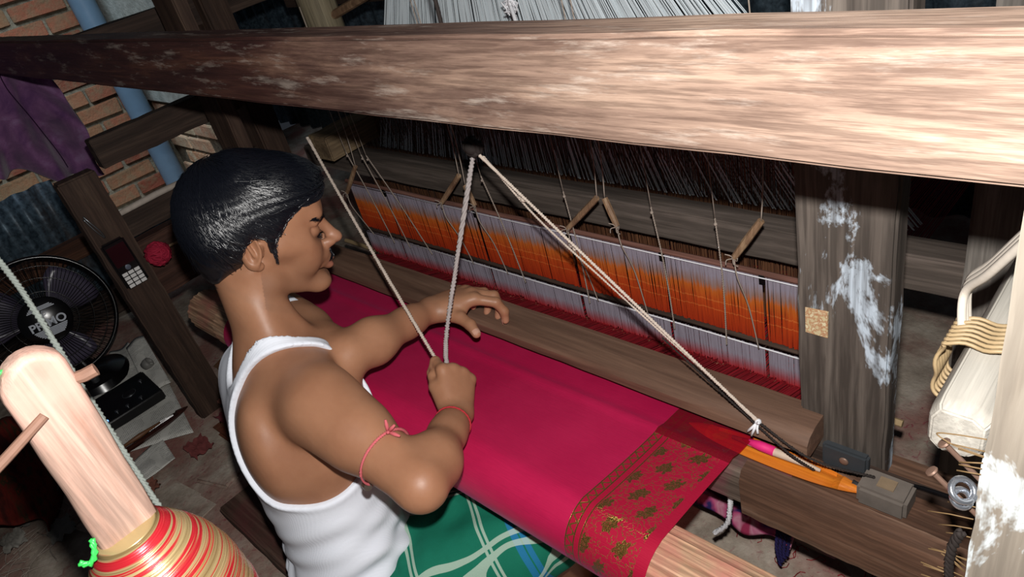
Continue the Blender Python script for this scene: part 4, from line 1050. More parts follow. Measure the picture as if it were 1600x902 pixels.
# ------------------------------------------------------------------ the weaver: one continuous body grown from a distance field
f4 = np.float32
def V3(*a): return np.array(a, dtype=f4)
def nrm(v): v = np.asarray(v, dtype=f4); return v / np.linalg.norm(v)
def smin(a, b, k):
    h = np.maximum(k - np.abs(a - b), 0) / k
    return np.minimum(a, b) - h * h * k * 0.25
def smax(a, b, k): return -smin(-a, -b, k)
def rc(p, a, b, ra, rb):
    a = np.asarray(a, f4); b = np.asarray(b, f4); ba = b - a
    t = np.clip(((p - a) @ ba) / max(float(ba @ ba), 1e-9), 0, 1)
    return np.linalg.norm(p - a - t[:, None] * ba, axis=1) - (ra + (rb - ra) * t)
def el(p, c, rad, R=None):
    q = p - np.asarray(c, f4)
    if R is not None: q = q @ R.T
    rad = np.asarray(rad, f4)
    k0 = np.linalg.norm(q / rad, axis=1); k1 = np.linalg.norm(q / rad ** 2, axis=1)
    return k0 * (k0 - 1) / np.maximum(k1, 1e-6)

def surf(f, lo, hi, h, keep=None, B=6):
    """sparse surface nets of f = 0"""
    lo = np.asarray(lo, f4); hi = np.asarray(hi, f4)
    nb = np.ceil((hi - lo) / (h * B)).astype(int); n = nb * B + 1
    cc = np.stack(np.meshgrid(*[lo[i] + (np.arange(nb[i]) + .5) * h * B for i in range(3)], indexing='ij'), -1).reshape(-1, 3).astype(f4)
    fc = f(cc)
    act = np.abs(fc) < h * B * 1.35
    D = np.repeat(np.repeat(np.repeat(np.where(fc < 0, -1, 1).astype(f4).reshape(nb), B, 0), B, 1), B, 2)
    D = np.pad(D, ((0, 1),) * 3, mode='edge')
    ids = np.argwhere(act.reshape(nb))
    off = np.stack(np.meshgrid(*[np.arange(B + 1)] * 3, indexing='ij'), -1).reshape(-1, 3)
    for s in range(0, len(ids), 1500):
        idx = (ids[s:s + 1500, None, :] * B + off[None]).reshape(-1, 3)
        val = f((lo + idx * h).astype(f4))
        D[idx[:, 0], idx[:, 1], idx[:, 2]] = val
    sg = D < 0
    c = [sg[i:n[0] - 1 + i, j:n[1] - 1 + j, k:n[2] - 1 + k] for i in (0, 1) for j in (0, 1) for k in (0, 1)]
    s0 = c[0].astype(np.int8)
    for q in c[1:]: s0 = s0 + q
    cells = np.argwhere((s0 > 0) & (s0 < 8))
    cv = np.array([(i, j, k) for i in (0, 1) for j in (0, 1) for k in (0, 1)])
    vals = np.stack([D[cells[:, 0] + o[0], cells[:, 1] + o[1], cells[:, 2] + o[2]] for o in cv], 1)
    acc = np.zeros((len(cells), 3), f4); cnt = np.zeros(len(cells), f4)
    for a in range(8):
        for b in range(a + 1, 8):
            if np.abs(cv[a] - cv[b]).sum() != 1: continue
            va, vb = vals[:, a], vals[:, b]; m = (va < 0) != (vb < 0)
            t = np.where(m, va / np.where(m, va - vb, 1), 0)
            acc += np.where(m[:, None], cv[a] + t[:, None] * (cv[b] - cv[a]), 0); cnt += m
    P = lo + (cells + acc / cnt[:, None]) * h
    I = -np.ones(tuple(n - 1), np.int32); I[cells[:, 0], cells[:, 1], cells[:, 2]] = np.arange(len(cells))
    F = []
    for ax in range(3):
        u, w = [(1, 2), (2, 0), (0, 1)][ax]
        sl0 = [slice(0, n[i] - 1) for i in range(3)]; sl1 = list(sl0); sl1[ax] = slice(1, n[ax])
        A = sg[tuple(sl0)]; Bq = sg[tuple(sl1)]
        e = np.argwhere(A != Bq); e = e[(e[:, u] > 0) & (e[:, w] > 0)]
        st = A[e[:, 0], e[:, 1], e[:, 2]]
        def g(du, dw):
            q = e.copy(); q[:, u] -= du; q[:, w] -= dw; return I[q[:, 0], q[:, 1], q[:, 2]]
        qd = np.stack([g(1, 1), g(0, 1), g(0, 0), g(1, 0)], 1)
        qd[~st] = qd[~st][:, ::-1]
        F.append(qd[(qd >= 0).all(1)])
    F = np.concatenate(F)
    if keep is not None:
        k = keep(P[F].mean(1)); F = F[k]
    return P, F
def smesh(name, parts, mat, parent, attr=None, smooth_it=0):
    Vs = []; Fs = []; o = 0
    for P, F in parts: Vs.append(P); Fs.append(F + o); o += len(P)
    Pn = np.concatenate(Vs); Fn = np.concatenate(Fs)
    used = np.zeros(len(Pn), bool); used[Fn.ravel()] = True; rm = np.cumsum(used) - 1
    Pn = Pn[used]; Fn = rm[Fn]
    for _ in range(smooth_it):
        acc = np.zeros_like(Pn); cn = np.zeros(len(Pn))
        for a, b in ((0, 1), (1, 2), (2, 3), (3, 0)):
            np.add.at(acc, Fn[:, a], Pn[Fn[:, b]]); np.add.at(acc, Fn[:, b], Pn[Fn[:, a]])
            np.add.at(cn, Fn[:, a], 1); np.add.at(cn, Fn[:, b], 1)
        Pn = 0.4 * Pn + 0.6 * acc / np.maximum(cn, 1)[:, None]
    org = np.array(wloc(parent))
    me = bpy.data.meshes.new(name); me.vertices.add(len(Pn)); me.vertices.foreach_set('co', (Pn - org).astype(f4).ravel())
    me.loops.add(len(Fn) * 4); me.loops.foreach_set('vertex_index', Fn.ravel().astype(np.int32))
    me.polygons.add(len(Fn)); me.polygons.foreach_set('loop_start', np.arange(len(Fn), dtype=np.int32) * 4)
    me.update(calc_edges=True); me.polygons.foreach_set('use_smooth', [True] * len(Fn))
    if attr is not None:
        for nm, fn in attr.items():
            a = me.attributes.new(nm, 'FLOAT', 'POINT'); a.data.foreach_set('value', fn(Pn.astype(f4)).astype(f4))
    me.materials.append(mat); me.validate()
    ob = bpy.data.objects.new(name, me); COL.objects.link(ob); ob.parent = parent; return ob

# joints, metres in the room
HC = V3(-0.959, 0.345, -0.3875)                     # head centre
Hf = nrm((0.40, 0.86, -0.265)); Hr = nrm(np.cross(Hf, V3(0, 0, 1))); Hu = nrm(np.cross(Hr, Hf))
HR = np.stack([Hf, Hr, Hu])                        # rows: forward, right, up
KU, KF, KB = .885, 1.02, .75                       # head proportions: height, face depth, back of the skull
def hw(f, r, u): return HC + f * (KF if f > 0 else KB) * Hf + r * KU * Hr + u * KU * Hu
def hq(p):
    q = (p - HC) @ HR.T; q = q / KU
    q[:, 0] = np.where(q[:, 0] > 0, q[:, 0] * KU / KF, q[:, 0] * KU / KB); return q
NB = V3(-0.940, 0.292, -0.535)                     # root of the neck
PE = V3(-0.875, 0.232, -1.005)                     # pelvis
RS = V3(-0.783, 0.262, -0.580); LS = V3(-1.085, 0.365, -0.605)
RE = V3(-0.597, 0.264, -0.622); RW = V3(-0.695, 0.402, -0.668)
LE = V3(-0.865, 0.358, -0.590); LW = V3(-0.892, 0.535, -0.634)
Tu = nrm(NB - PE); Tr = nrm((RS - LS) - Tu * ((RS - LS) @ Tu)); Tf = nrm(np.cross(Tu, Tr))
TR = np.stack([Tr, Tf, Tu]); TL = float(np.linalg.norm(NB - PE))
def tw(r, f, u): return PE + r * Tr + f * Tf + u * Tu
RK = V3(-0.640, 0.455, -0.930); LK = V3(-0.93, 0.56, -0.93)
RA = V3(-0.72, 0.56, -1.32); LA = V3(-0.95, 0.62, -1.35)

def torso(p, shirt=False):
    d = el(p, tw(0, -.005, .02), (.143, .096, .098), TR)
    d = smin(d, el(p, tw(0, 0, .16), (.122, .088, .12), TR), .08)
    d = smin(d, el(p, tw(-.010, -.004, .32), (.148, .100, .150), TR), .07)
    d = smin(d, el(p, tw(.082, -.060, .355), (.052, .030, .075), TR), .035)
    d = smin(d, el(p, tw(-.095, -.060, .365), (.056, .034, .078), TR), .035)
    d = smin(d, rc(p, NB - Tu * .035 + Tr * .02, RS + V3(0, 0, .004), .046, .046), .045)
    d = smin(d, rc(p, NB - Tu * .035 - Tr * .02, LS + V3(0, 0, .004), .046, .046), .045)
    d = smin(d, el(p, tw(.06, .062, .36), (.062, .030, .05), TR), .03)
    d = smin(d, el(p, tw(-.06, .062, .36), (.062, .030, .05), TR), .03)
    return d
def neck(p):
    d = rc(p, NB - Tu * .02, hw(-.034, 0, -.050), .048, .041)
    d = smin(d, rc(p, NB + Tr * .052 - Tu * .018, hw(-.03, .025, -.05), .015, .022), .035)
    d = smin(d, rc(p, NB - Tr * .052 - Tu * .018, hw(-.03, -.025, -.05), .015, .022), .035)
    d = smin(d, rc(p, NB + Tf * .045 + Tr * .012 - Tu * .01, hw(-.015, .055, -.045), .008, .010), .02)
    return d
def arm(p, S_, E_, W_, s=1.0):
    d = rc(p, S_, S_ + (E_ - S_) * .35, .049 * s, .043 * s)
    d = smin(d, rc(p, S_ + (E_ - S_) * .25, E_, .0425 * s, .0315 * s), .03)
    fb = E_ + (W_ - E_) * .28
    d = smin(d, rc(p, E_, fb, .0305 * s, .0335 * s), .015)
    d = smin(d, rc(p, fb, E_ + (W_ - E_) * .75, .0330 * s, .0225 * s), .025)
    d = smin(d, rc(p, E_ + (W_ - E_) * .7, W_, .0228 * s, .0195 * s), .02)
    return d
def legs(p):
    d = rc(p, tw(.085, .02, 0), RK, .082, .056)
    d = np.minimum(d, rc(p, tw(-.085, .02, 0), LK, .082, .056))
    d = smin(d, rc(p, RK, RA, .052, .032), .03); d = smin(d, rc(p, LK, LA, .052, .032), .03)
    for A in (RA, LA): d = smin(d, rc(p, A, A + V3(.02, .15, -.035), .034, .026), .02)
    return d

# hands: (wrist, along fingers, across towards the thumb, out of the back)
def hand_prims(Wp, a, b, n, curl, spread, thumb, s=1.0, rot=None):
    """list of (A, B, ra, rb): palm bones, then fingers; curl = 3 bend angles per finger"""
    P = []; H = lambda x, y, z: Wp + (a * x + b * y + n * z) * s
    palm = [(H(0, .012, 0), H(.078, .030, .002), .0165, .0115), (H(0, .004, 0), H(.082, .010, .004), .0165, .0115),
            (H(0, -.006, 0), H(.078, -.010, .003), .016, .0110), (H(.002, -.012, -.001), H(.070, -.028, 0), .0155, .0100),
            (H(.015, .016, -.008), H(.045, .030, -.010), .013, .0125)]
    fing = []
    base = [(.078, .030, .002), (.082, .010, .004), (.078, -.010, .003), (.070, -.028, 0)]
    lens = [(.040, .024, .019), (.044, .027, .020), (.041, .025, .020), (.032, .019, .017)]
    rad = [.0092, .0094, .0090, .0080]
    for i in range(4):
        B0 = H(*base[i]); sp_ = spread[i]; d0 = nrm(a * math.cos(sp_) + b * math.sin(sp_)); ax = n; ang = 0; ch = [B0]
        for j in range(3):
            ang += curl[i][j]; dd = d0 * math.cos(ang) - ax * math.sin(ang)
            ch.append((ch[-1] + dd * lens[i][j] * s).astype(f4))
        r = rad[i] * s
        fing.append([(ch[0], ch[1], r * 1.10, r), (ch[1], ch[2], r, r * .92), (ch[2], ch[3], r * .92, r * .78)])
    T0 = H(*thumb[0]); ch = [T0] + [H(*t) for t in thumb[1:]]
    fing.append([(ch[0], ch[1], .0145 * s, .0115 * s), (ch[1], ch[2], .0112 * s, .0100 * s), (ch[2], ch[3], .0100 * s, .0082 * s)])
    return palm, fing
def hand_f(p, hp, s=1.0):
    palm, fing = hp; d = None
    for q in palm: e = rc(p, *q[:2], q[2] * s, q[3] * s); d = e if d is None else smin(d, e, .014)
    for fg in fing:
        e = None
        for q in fg: g = rc(p, *q); e = g if e is None else smin(e, g, .004)
        d = smin(d, e, .006)
    return d
CX, CY, CZ = (np.array(tuple(v), f4) for v in (RX, DN, FW))
ra_ = nrm(-.06 * CX - .86 * CY + .50 * CZ); v_ = .50 * CX - .30 * CY - .80 * CZ; rn_ = nrm(v_ - ra_ * float(v_ @ ra_)); rb_ = nrm(np.cross(rn_, ra_))
if rb_ @ CX > 0: rb_ = -rb_               # the thumb lies on the left as we see it
RH = hand_prims(RW, ra_, rb_, rn_, [(.75, 1.55, 1.1), (1.15, 1.5, 1.0), (1.25, 1.5, 1.0), (1.3, 1.5, 1.0)], (.05, 0, -.04, -.08),
                [(.02, .022, -.008), (.052, .036, -.016), (.076, .036, -.024), (.096, .030, -.030)], .80)
la_ = nrm((.34, .93, -.06)); ln_ = nrm(V3(-.05, .05, 1) - la_ * float(V3(-.05, .05, 1) @ la_)); lb_ = nrm(np.cross(la_, ln_))
LH = hand_prims(LW, la_, lb_, ln_, [(.35, .75, .55), (.45, .9, .6), (.5, .9, .6), (.5, .9, .6)], (.50, .14, -.14, -.42),
                [(.018, .020, -.006), (.038, .048, -.012), (.046, .074, -.020), (.046, .096, -.028)], .92)

def head(p):
    q = hq(p)
    e = lambda c, r, R=None: el(q, c, r, R)
    s = lambda a, b, ra, rb: rc(q, a, b, ra, rb)
    d = e((-.016, 0, .030), (.094, .073, .080))
    d = smin(d, e((.030, 0, .012), (.058, .060, .070)), .03)
    d = smin(d, e((.036, 0, -.045), (.044, .046, .060)), .03)
    for sg in (1, -1):
        d = smin(d, s((.000, sg * .052, -.040), (.010, sg * .052, -.070), .016, .014), .022)      # jaw angle
        d = smin(d, s((.012, sg * .050, -.072), (.074, sg * .014, -.099), .013, .012), .026)
        d = smin(d, s((.060, sg * .038, -.012), (.030, sg * .056, -.008), .019, .013), .022)      # cheekbone
        d = smin(d, e((.066, sg * .030, -.042), (.020, .020, .028)), .02)
    d = smin(d, s((.083, -.010, -.097), (.083, .010, -.097), .0130, .0130), .022)                 # chin
    d = smin(d, s((.080, -.030, .030), (.080, .030, .030), .011, .011), .018)                     # brow
    d = smin(d, e((.050, 0, .058), (.038, .050, .035)), .025)                                     # forehead
    for sg in (1, -1):
        d = smax(d, -e((.091, sg * .032, .006), (.018, .018, .012)), .014)                        # eye socket
    d = smin(d, s((.088, 0, .014), (.108, 0, -.020), .0062, .0088), .010)                         # nose
    d = smin(d, e((.109, 0, -.0245), (.0115, .0115, .0095)), .007)
    for sg in (1, -1):
        d = smin(d, e((.099, sg * .0125, -.0275), (.0105, .0070, .0075)), .006)
        d = smin(d, e((.0745, sg * .031, .0035), (.0128, .0150, .0120)), .003)                     # lid over the eyeball
        d = smin(d, s((.088, sg * .022, .0205), (.080, sg * .041, .018), .0035, .003), .009)
    d = smin(d, s((.087, -.014, -.048), (.087, .014, -.048), .0125, .0125), .014)                 # muzzle
    d = smin(d, s((.0985, -.012, -.0555), (.0985, .012, -.0555), .0052, .0052), .006)             # upper lip
    d = smin(d, s((.0965, -.011, -.0685), (.0965, .011, -.0685), .0060, .0060), .006)             # lower lip
    for sg in (1, -1):
        d = smin(d, s((.0985, sg * .012, -.0555), (.083, sg * .025, -.0610), .0050, .003), .006)
        d = smin(d, s((.0965, sg * .011, -.0685), (.083, sg * .024, -.0625), .0055, .003), .006)
    d = smax(d, -s((.106, -.016, -.0622), (.106, .016, -.0622), .0030, .0030), .004)
    d = smax(d, -e((.108, 0, -.082), (.010, .022, .0060)), .010)                                   # dip above the chin
    for sg in (1, -1):                                                                             # ears
        ea = s((-.010, sg * .074, .016), (-.004, sg * .071, -.024), .0, .0)
        c_, s_ = math.cos(sg * .35), math.sin(sg * .35)
        R_ = np.array([[c_, s_, 0], [-s_, c_, 0], [0, 0, 1]], f4)
        a = e((-.012, sg * .0770, -.002), (.0185, .0075, .0310), R_)
        a = smax(a, -e((-.009, sg * .0835, .001), (.0120, .0080, .0215), R_), .005)
        a = smin(a, s((-.006, sg * .0785, -.008), (-.016, sg * .080, .012), .0036, .0028), .004)
        a = smin(a, s((.0035, sg * .0735, -.010), (.0040, sg * .0735, .002), .0045, .004), .005)
        a = smin(a, e((-.002, sg * .0735, -.0285), (.0085, .0055, .0085)), .006)
        d = smin(d, a, .005)
    return d * .85

def bound(p, d, c, R, fn, k):
    """blend fn in only where the points are near its sphere"""
    dist = np.linalg.norm(p - c, axis=1); m = dist < R + .05
    if m.any():
        d = d.copy(); d[m] = smin(d[m], fn(p[m]), k)
    return d
def skin(p):
    d = torso(p)
    d = smin(d, neck(p), .03)
    d = smin(d, rc(p, NB + Tr * .05 + Tf * .045 - Tu * .03, RS + Tf * .02 + V3(0, 0, .025), .010, .010), .03)
    d = smin(d, arm(p, RS, RE, RW), .028); d = smin(d, arm(p, LS, LE, LW), .028)
    d = smin(d, rc(p, RE, RE + nrm(RE - RW) * .004 + nrm(RE - RS) * .008, .024, .016), .012)
    d = smin(d, legs(p), .03)
    d = bound(p, d, HC, .16, head, .009)
    d = bound(p, d, (RW + ra_ * .06).astype(f4), .13, lambda q: hand_f(q, RH, .80), .010)
    d = bound(p, d, (LW + la_ * .06).astype(f4), .15, lambda q: hand_f(q, LH, .92), .010)
    return d

person = empty('person', (float(PE[0]), float(PE[1]), -1.10), 'man in white undershirt and green checked lungi, seated at the loom, gripping a cord', 'person')
# zones meshed finely
def hz(P, m=0.0):
    q = (P - HC) @ HR.T; return (q[:, 2] + .55 * q[:, 0] > -.088 + m) & (np.linalg.norm(q, axis=1) < .150 - m)
def rz2(P, m=0.0): return ((P - (RW + ra_ * .004)) @ ra_ > m) & (np.linalg.norm(P - (RW + ra_ * .055), axis=1) < .105 - m)
def lz2(P, m=0.0): return ((P - (LW + la_ * .004)) @ la_ > m) & (np.linalg.norm(P - (LW + la_ * .06), axis=1) < .125 - m)
parts = [surf(skin, (-1.2, .02, -1.42), (-.46, .82, -.40), .0042, lambda P: ~hz(P, .009) & ~rz2(P, .009) & ~lz2(P, .009))]
def bx3(c, r): c = np.asarray(c, f4); return c - r, c + r
lo, hi = bx3(HC, .17); parts.append(surf(skin, lo, hi, .0018, hz))
lo, hi = bx3(RW + ra_ * .05, .11); parts.append(surf(skin, lo, hi, .0019, rz2))
lo, hi = bx3(LW + la_ * .06, .13); parts.append(surf(skin, lo, hi, .0021, lz2))

def a_lip(P):
    q = hq(P)
    m = np.exp(-(((q[:, 2] + .0625) / .0085) ** 2) - ((q[:, 1]) / .019) ** 4) * (q[:, 0] > .080)
    return m
def a_dark(P):
    q = hq(P)
    st = np.exp(-((q[:, 2] + .075) / .035) ** 2) * (q[:, 0] > .0) * np.clip((-.02 - q[:, 2]) / .02, 0, 1) * .35     # stubble
    eye = np.exp(-(((np.abs(q[:, 1]) - .032) / .017) ** 2) - ((q[:, 2] + .006) / .010) ** 2) * (q[:, 0] > .05) * .55
    return np.clip(st + eye, 0, 1)
def a_blush(P):
    g = np.zeros(len(P), f4)
    for T in (RH[1], LH[1]):
        for fg in T:
            t = fg[2][1]; g = np.maximum(g, np.exp(-(np.linalg.norm(P - t, axis=1) / .011) ** 2))
    g = np.maximum(g, .6 * np.exp(-(np.linalg.norm(P - hw(.108, 0, -.024), axis=1) / .018) ** 2))
    return g
k = NT('brown_skin', 0.47, 0.38)
n1 = k.noise(k.coord(), 9, 5, .6); n2 = k.noise(k.coord(), 260, 3, .6); n3 = k.noise(k.coord((1, 1, 1)), 60, 4, .6)
c = k.ramp(n1, [(.3, '8c6149'), (.7, 'a3765a')])
c = k.mix(k.math('MULTIPLY', n3, .22), c, '7d5236')
def at(nm): a = k.n('ShaderNodeAttribute'); a.attribute_name = nm; return a.outputs['Fac']
c = k.mix(k.math('MULTIPLY', at('blush'), .55), c, 'c08d74')
c = k.mix(at('dark'), c, '2e1c14'); c = k.mix(k.math('MULTIPLY', at('lip'), .8), c, '9a5a52')
k.col(c); k.bump(n2, .18, .0006)
k.b.inputs['Subsurface Weight'].default_value = .08; k.b.inputs['Subsurface Radius'].default_value = (.01, .004, .002); k.b.inputs['Subsurface Scale'].default_value = .5
body = smesh('body', parts, k.m, person, {'lip': a_lip, 'dark': a_dark, 'blush': a_blush})

# eyelashes, eyebrows, moustache
M_hair = NT('black_hair', 0.30, 0.6); M_hair.col('0b0d14'); M_hair = M_hair.m
def hp_(f, r, u): return Vector(tuple(hw(f, r, u)))
def project(f, P, it=4, off=0.0):
    P = np.array(P, f4)
    for _ in range(it):
        d = f(P) - off; g = np.stack([(f(P + np.eye(3, dtype=f4)[i] * .0008) - f(P - np.eye(3, dtype=f4)[i] * .0008)) for i in range(3)], 1)
        g /= np.maximum(np.linalg.norm(g, axis=1, keepdims=True), 1e-6); P = P - g * d[:, None]
    return P, g
for sg in (1, -1):
    mb = MB()
    L_ = [hw(.095, sg * (.018 + .0285 * t), -.0045 - .0035 * math.sin(math.pi * t) + .003 * t) for t in np.linspace(0, 1, 12)]
    Q, g = project(skin, L_, 6, .0002)
    mb.tube([Vector(q) for q in Q.tolist()], [.0004] + [.0010] * 10 + [.0005], 5)
    for i in range(0, 12):
        q = Q[i]; mb.tube([Vector(q.tolist()), Vector((q + Hf * .0045 - Hu * .0025 + Hr * sg * .0015).tolist())], [.0006, .0002], 3)
    mb.build('eyelashes', M_hair, person, smooth_=True)['kind'] = 'stuff'
def hairs(name, pts, dirs, L0, r, off=.0006, jit=.4):
    P, g = project(skin, pts, 6, off); mb = MB()
    for p_, g_, d_ in zip(P, g, dirs):
        d_ = d_ - g_ * (d_ @ g_) * .9 + rng.normal(0, jit, 3) * .3; d_ = d_ / np.linalg.norm(d_)
        l = L0 * rng.uniform(.7, 1.2)
        mb.tube([Vector(p_.tolist()), Vector((p_ + d_ * l * .5 + g_ * .0004).tolist()), Vector((p_ + d_ * l).tolist())], [r, r, r * .4], 3, False)
    return mb.build(name, M_hair, person)
for sg in (1, -1):
    pts = []; dr_ = []
    for i in range(140):
        t = rng.uniform(0, 1); th = (.0030 if t < .6 else .0030 * (1.1 - t) * 2)
        pts.append(hw(.09 - .012 * t, sg * (.012 + .036 * t), .0235 + .006 * math.sin(t * 2.2) + rng.uniform(-1, 1) * th)); dr_.append(sg * Hr * 1.0 + Hu * .35 * (1 - 1.6 * t) - Hf * .5 * t)
    o = hairs('eyebrow', pts, dr_, .0070, .00035)
pts = []; dr_ = []
for i in range(900):
    t = rng.uniform(-1, 1); v = rng.uniform(0, 1)
    pts.append(hw(.10, t * (.010 + .016 * v), -.0375 - .0135 * v - .004 * abs(t))); dr_.append(-Hu * 1.0 + Hr * t * .9 - Hf * .15)
hairs('moustache', pts, dr_, .0050, .00040)
M_eye = plain('eye_white', 'b8aca0', .2, .5, .05, 20)
for sg in (1, -1):
    mb = MB(); mb.ball(hp_(.073, sg * .031, .0015), .0100, 16, 12); mb.build('eyeball', M_eye, person, smooth_=True)

# hair: a soft mass plus thousands of strands combed from the crown
CR = (-.060, -.015, .100)
def hair_f(p):
    q = hq(p)
    d = el(q, (-.020, 0, .036), (.108, .087, .094))
    d = smin(d, el(q, (.040, 0, .078), (.056, .062, .036)), .025)      # fringe
    d = smin(d, el(q, (-.074, 0, -.018), (.036, .058, .060)), .03)     # nape
    ay = np.abs(q[:, 1])
    # hair line: forehead, temple, side burn, round the ear, nape
    line = np.interp(q[:, 0], [-.12, -.05, -.030, -.022, -.008, .012, .016, .022, .030, .045, .062, .095, .12], [-.078, -.070, -.047, .012, .026, .022, -.018, -.022, .026, .046, .060, .058, .058]).astype(f4)
    d = smax(d, (line - q[:, 2]) * .75, .010)
    w = .0010 * np.sin(q[:, 0] * 95 + 30 * q[:, 1] + 14 * np.sin(q[:, 2] * 40)) * np.sin(q[:, 2] * 60 + 9 * q[:, 1])
    return (d + w - .001) * .85
lo, hi = bx3(HC + V3(0, 0, .01), .165)
hair = smesh('hair', [surf(hair_f, lo, hi, .0024)], M_hair, person)
# sideburns
for sg in (1, -1):
    pts = []; dr_ = []
    for i in range(330):
        t = rng.uniform(0, 1); pts.append(hw(.0185 + .006 * (1 - t) * rng.uniform(-1, 1) + .004 * t, sg * .075, .022 - .050 * t)); dr_.append(-Hu + Hf * .15)
    hairs('sideburn', pts, dr_, .010, .0004, .0004, .3)
NS = 8500
U = rng.normal(0, 1, (NS, 3)); U[:, 2] = np.abs(U[:, 2]) * .9 + .0 * U[:, 2] - .25 * rng.uniform(0, 1, NS); U /= np.linalg.norm(U, axis=1, keepdims=True)
P0 = HC + (U * np.array([.090, .08, .09]) + np.array([-.01, 0, .036])) @ HR
P, g = project(hair_f, P0, 5, .0006)
ok = ((P - HC) @ HR.T)[:, 2] > -.056; P = P[ok]; g = g[ok]
crown = np.array(hw(*CR)); P_s = [P]; wob = rng.normal(0, .25, (len(P), 3))
cur = P.copy(); lf = rng.uniform(0, .0022, len(P))
tang = rng.uniform(.6, 1.2, (len(P), 1))
for s_ in range(7):
    q = (cur - HC) @ HR.T
    d = (cur - crown); d = d + Hu * -.03 + Hf * (.030 * (q[:, 0] > 0))[:, None]
    d = d / np.linalg.norm(d, axis=1, keepdims=True) + wob * .8 + .35 * np.cross(np.tile(Hu, (len(d), 1)), d / np.linalg.norm(d, axis=1, keepdims=True))
    d = d - g * (d * g).sum(1, keepdims=True); d /= np.linalg.norm(d, axis=1, keepdims=True)
    cur = (cur + d * .0058 * tang).astype(f4)
    cur2, g = project(hair_f, cur, 2, .0006)
    cur = cur2 + g * (lf * (1 + .25 * s_))[:, None]
    P_s.append(cur.copy())
PS = np.stack(P_s, 1)
n_, m_ = PS.shape[:2]
rad = np.array([.0003, .00055, .00065, .00065, .0006, .00055, .00045, .0002])
tg = np.gradient(PS, axis=1); tg /= np.maximum(np.linalg.norm(tg, axis=2, keepdims=True), 1e-7)
nn_ = PS - HC; nn_ = nn_ / np.linalg.norm(nn_, axis=2, keepdims=True); bb = np.cross(tg, nn_); bb /= np.maximum(np.linalg.norm(bb, axis=2, keepdims=True), 1e-6)
ring = np.stack([PS + bb * rad[None, :, None], PS + nn_ * rad[None, :, None] * .8, PS - bb * rad[None, :, None]], 2)   # n, m, 3, 3
Vh = ring.reshape(-1, 3); base = (np.arange(n_) * m_ * 3)[:, None, None]
jj = np.arange(m_ - 1)[None, :, None] * 3; kk_ = np.arange(2)[None, None, :]
b0 = base + jj + kk_
Fh = np.stack([b0, b0 + 1, b0 + 4, b0 + 3], -1).reshape(-1, 4)
st_ = smesh('hair_strands', [(Vh, Fh)], M_hair, person); st_['kind'] = 'stuff'

# undershirt
AHR = tw(.156, -.020, .388); AHL = tw(-.165, .02, .385)
def cut_f(p):
    a = el(p, AHR, (.122, .19, .126), TR)
    b = el(p, AHL, (.085, .19, .120), TR)
    q = (p - PE) @ TR.T
    nk = el(p, tw(0, .02, .505), (.055, .17, .088), TR)
    nc = rc(p, tw(0, .014, .470), tw(0, .02, .70), .062, .085)
    return smin(np.minimum(a, b), smin(nk, nc, .02), .004)
def shirt_f(p):
    q = (p - PE) @ TR.T
    d = torso(p)
    d = smin(d, neck(p), .03)
    d = smin(d, rc(p, NB + Tr * .05 + Tf * .045 - Tu * .03, RS + Tf * .02 + V3(0, 0, .025), .010, .010), .03)
    d = smin(d, rc(p, RS, RS + (RE - RS) * .15, .049, .046), .028); d = smin(d, rc(p, LS, LS + (LE - LS) * .15, .049, .046), .028)
    c_ = cut_f(p)
    low = np.clip((.26 - q[:, 2]) / .16, 0, 1)
    ang = np.arctan2(q[:, 0], -q[:, 1])
    fold = np.sin((q[:, 2] + .05 * ang + .012 * np.sin(ang * 3)) * 104 + 3.2 * np.sin(ang * 1.7 + q[:, 2] * 9)) * .0058 * (.5 + .5 * np.sin(ang * 2.3 + q[:, 2] * 25)) + np.sin((q[:, 2] * .8 - .04 * ang) * 190 + ang * 3) * .0026
    d = d - .0060 - low * (.004 + fold)
    pipe = np.exp(-((c_ - .005) / .0055) ** 2) * .0016
    d = d - pipe
    d = smax(d, -c_, .0016)
    d = smax(d, -(q[:, 2] + .070), .004)
    return d
k = NT('white_ribbed_cotton', .85, .15)
x = k.xyz(k.coord()); rib = k.math('SINE', k.math('MULTIPLY', k.math('ADD', x[0], k.math('MULTIPLY', x[1], -.4)), 1900.0)); nz = k.noise(k.coord(), 420, 3, .6); n2 = k.noise(k.coord(), 12, 4)
k.col(k.mix(k.math('MULTIPLY', n2, .3), 'dfe3ec', 'c4cad8')); k.bump(k.math('ADD', nz, k.math('MULTIPLY', rib, .25)), .25, .0008)
k.b.inputs['Subsurface Weight'].default_value = 0.0
smesh('undershirt', [surf(shirt_f, (-1.2, .02, -1.12), (-.68, .48, -.42), .0030)], k.m, person, None, 2)

# lungi
def lungi_f(p):
    d = el(p, tw(0, .0, .0), (.168, .125, .115), TR)
    d = smin(d, rc(p, tw(.09, .02, -.005), RK + V3(-.01, -.01, 0), .100, .074), .09)
    d = smin(d, rc(p, tw(-.09, .02, -.005), LK, .100, .074), .09)
    d = smin(d, rc(p, tw(0, .04, -.01), (RK + LK) / 2, .08, .055), .10)
    q = (p - PE) @ TR.T
    f = .0052 * np.sin(q[:, 0] * 55 + 14 * q[:, 1] + 4 * np.sin(q[:, 1] * 16)) + .0030 * np.sin(q[:, 0] * 24 - 62 * q[:, 1] + 3 * np.sin(q[:, 0] * 30))
    d = d - .006 - f
    d = smax(d, q[:, 2] - .098 - 1.3 * np.maximum(q[:, 1] - .04, 0), .006)                          # waist
    kd = nrm(RK - tw(.085, .02, 0)); kk2 = (p - RK) @ kd
    d = smax(d, kk2 - .022, .004)                                             # hem past the knee
    d = smax(d, -(p[:, 2] + 1.097), .004)                                     # lies flat on the plank
    return d
k = NT('green_checked_cotton', .85, .15)
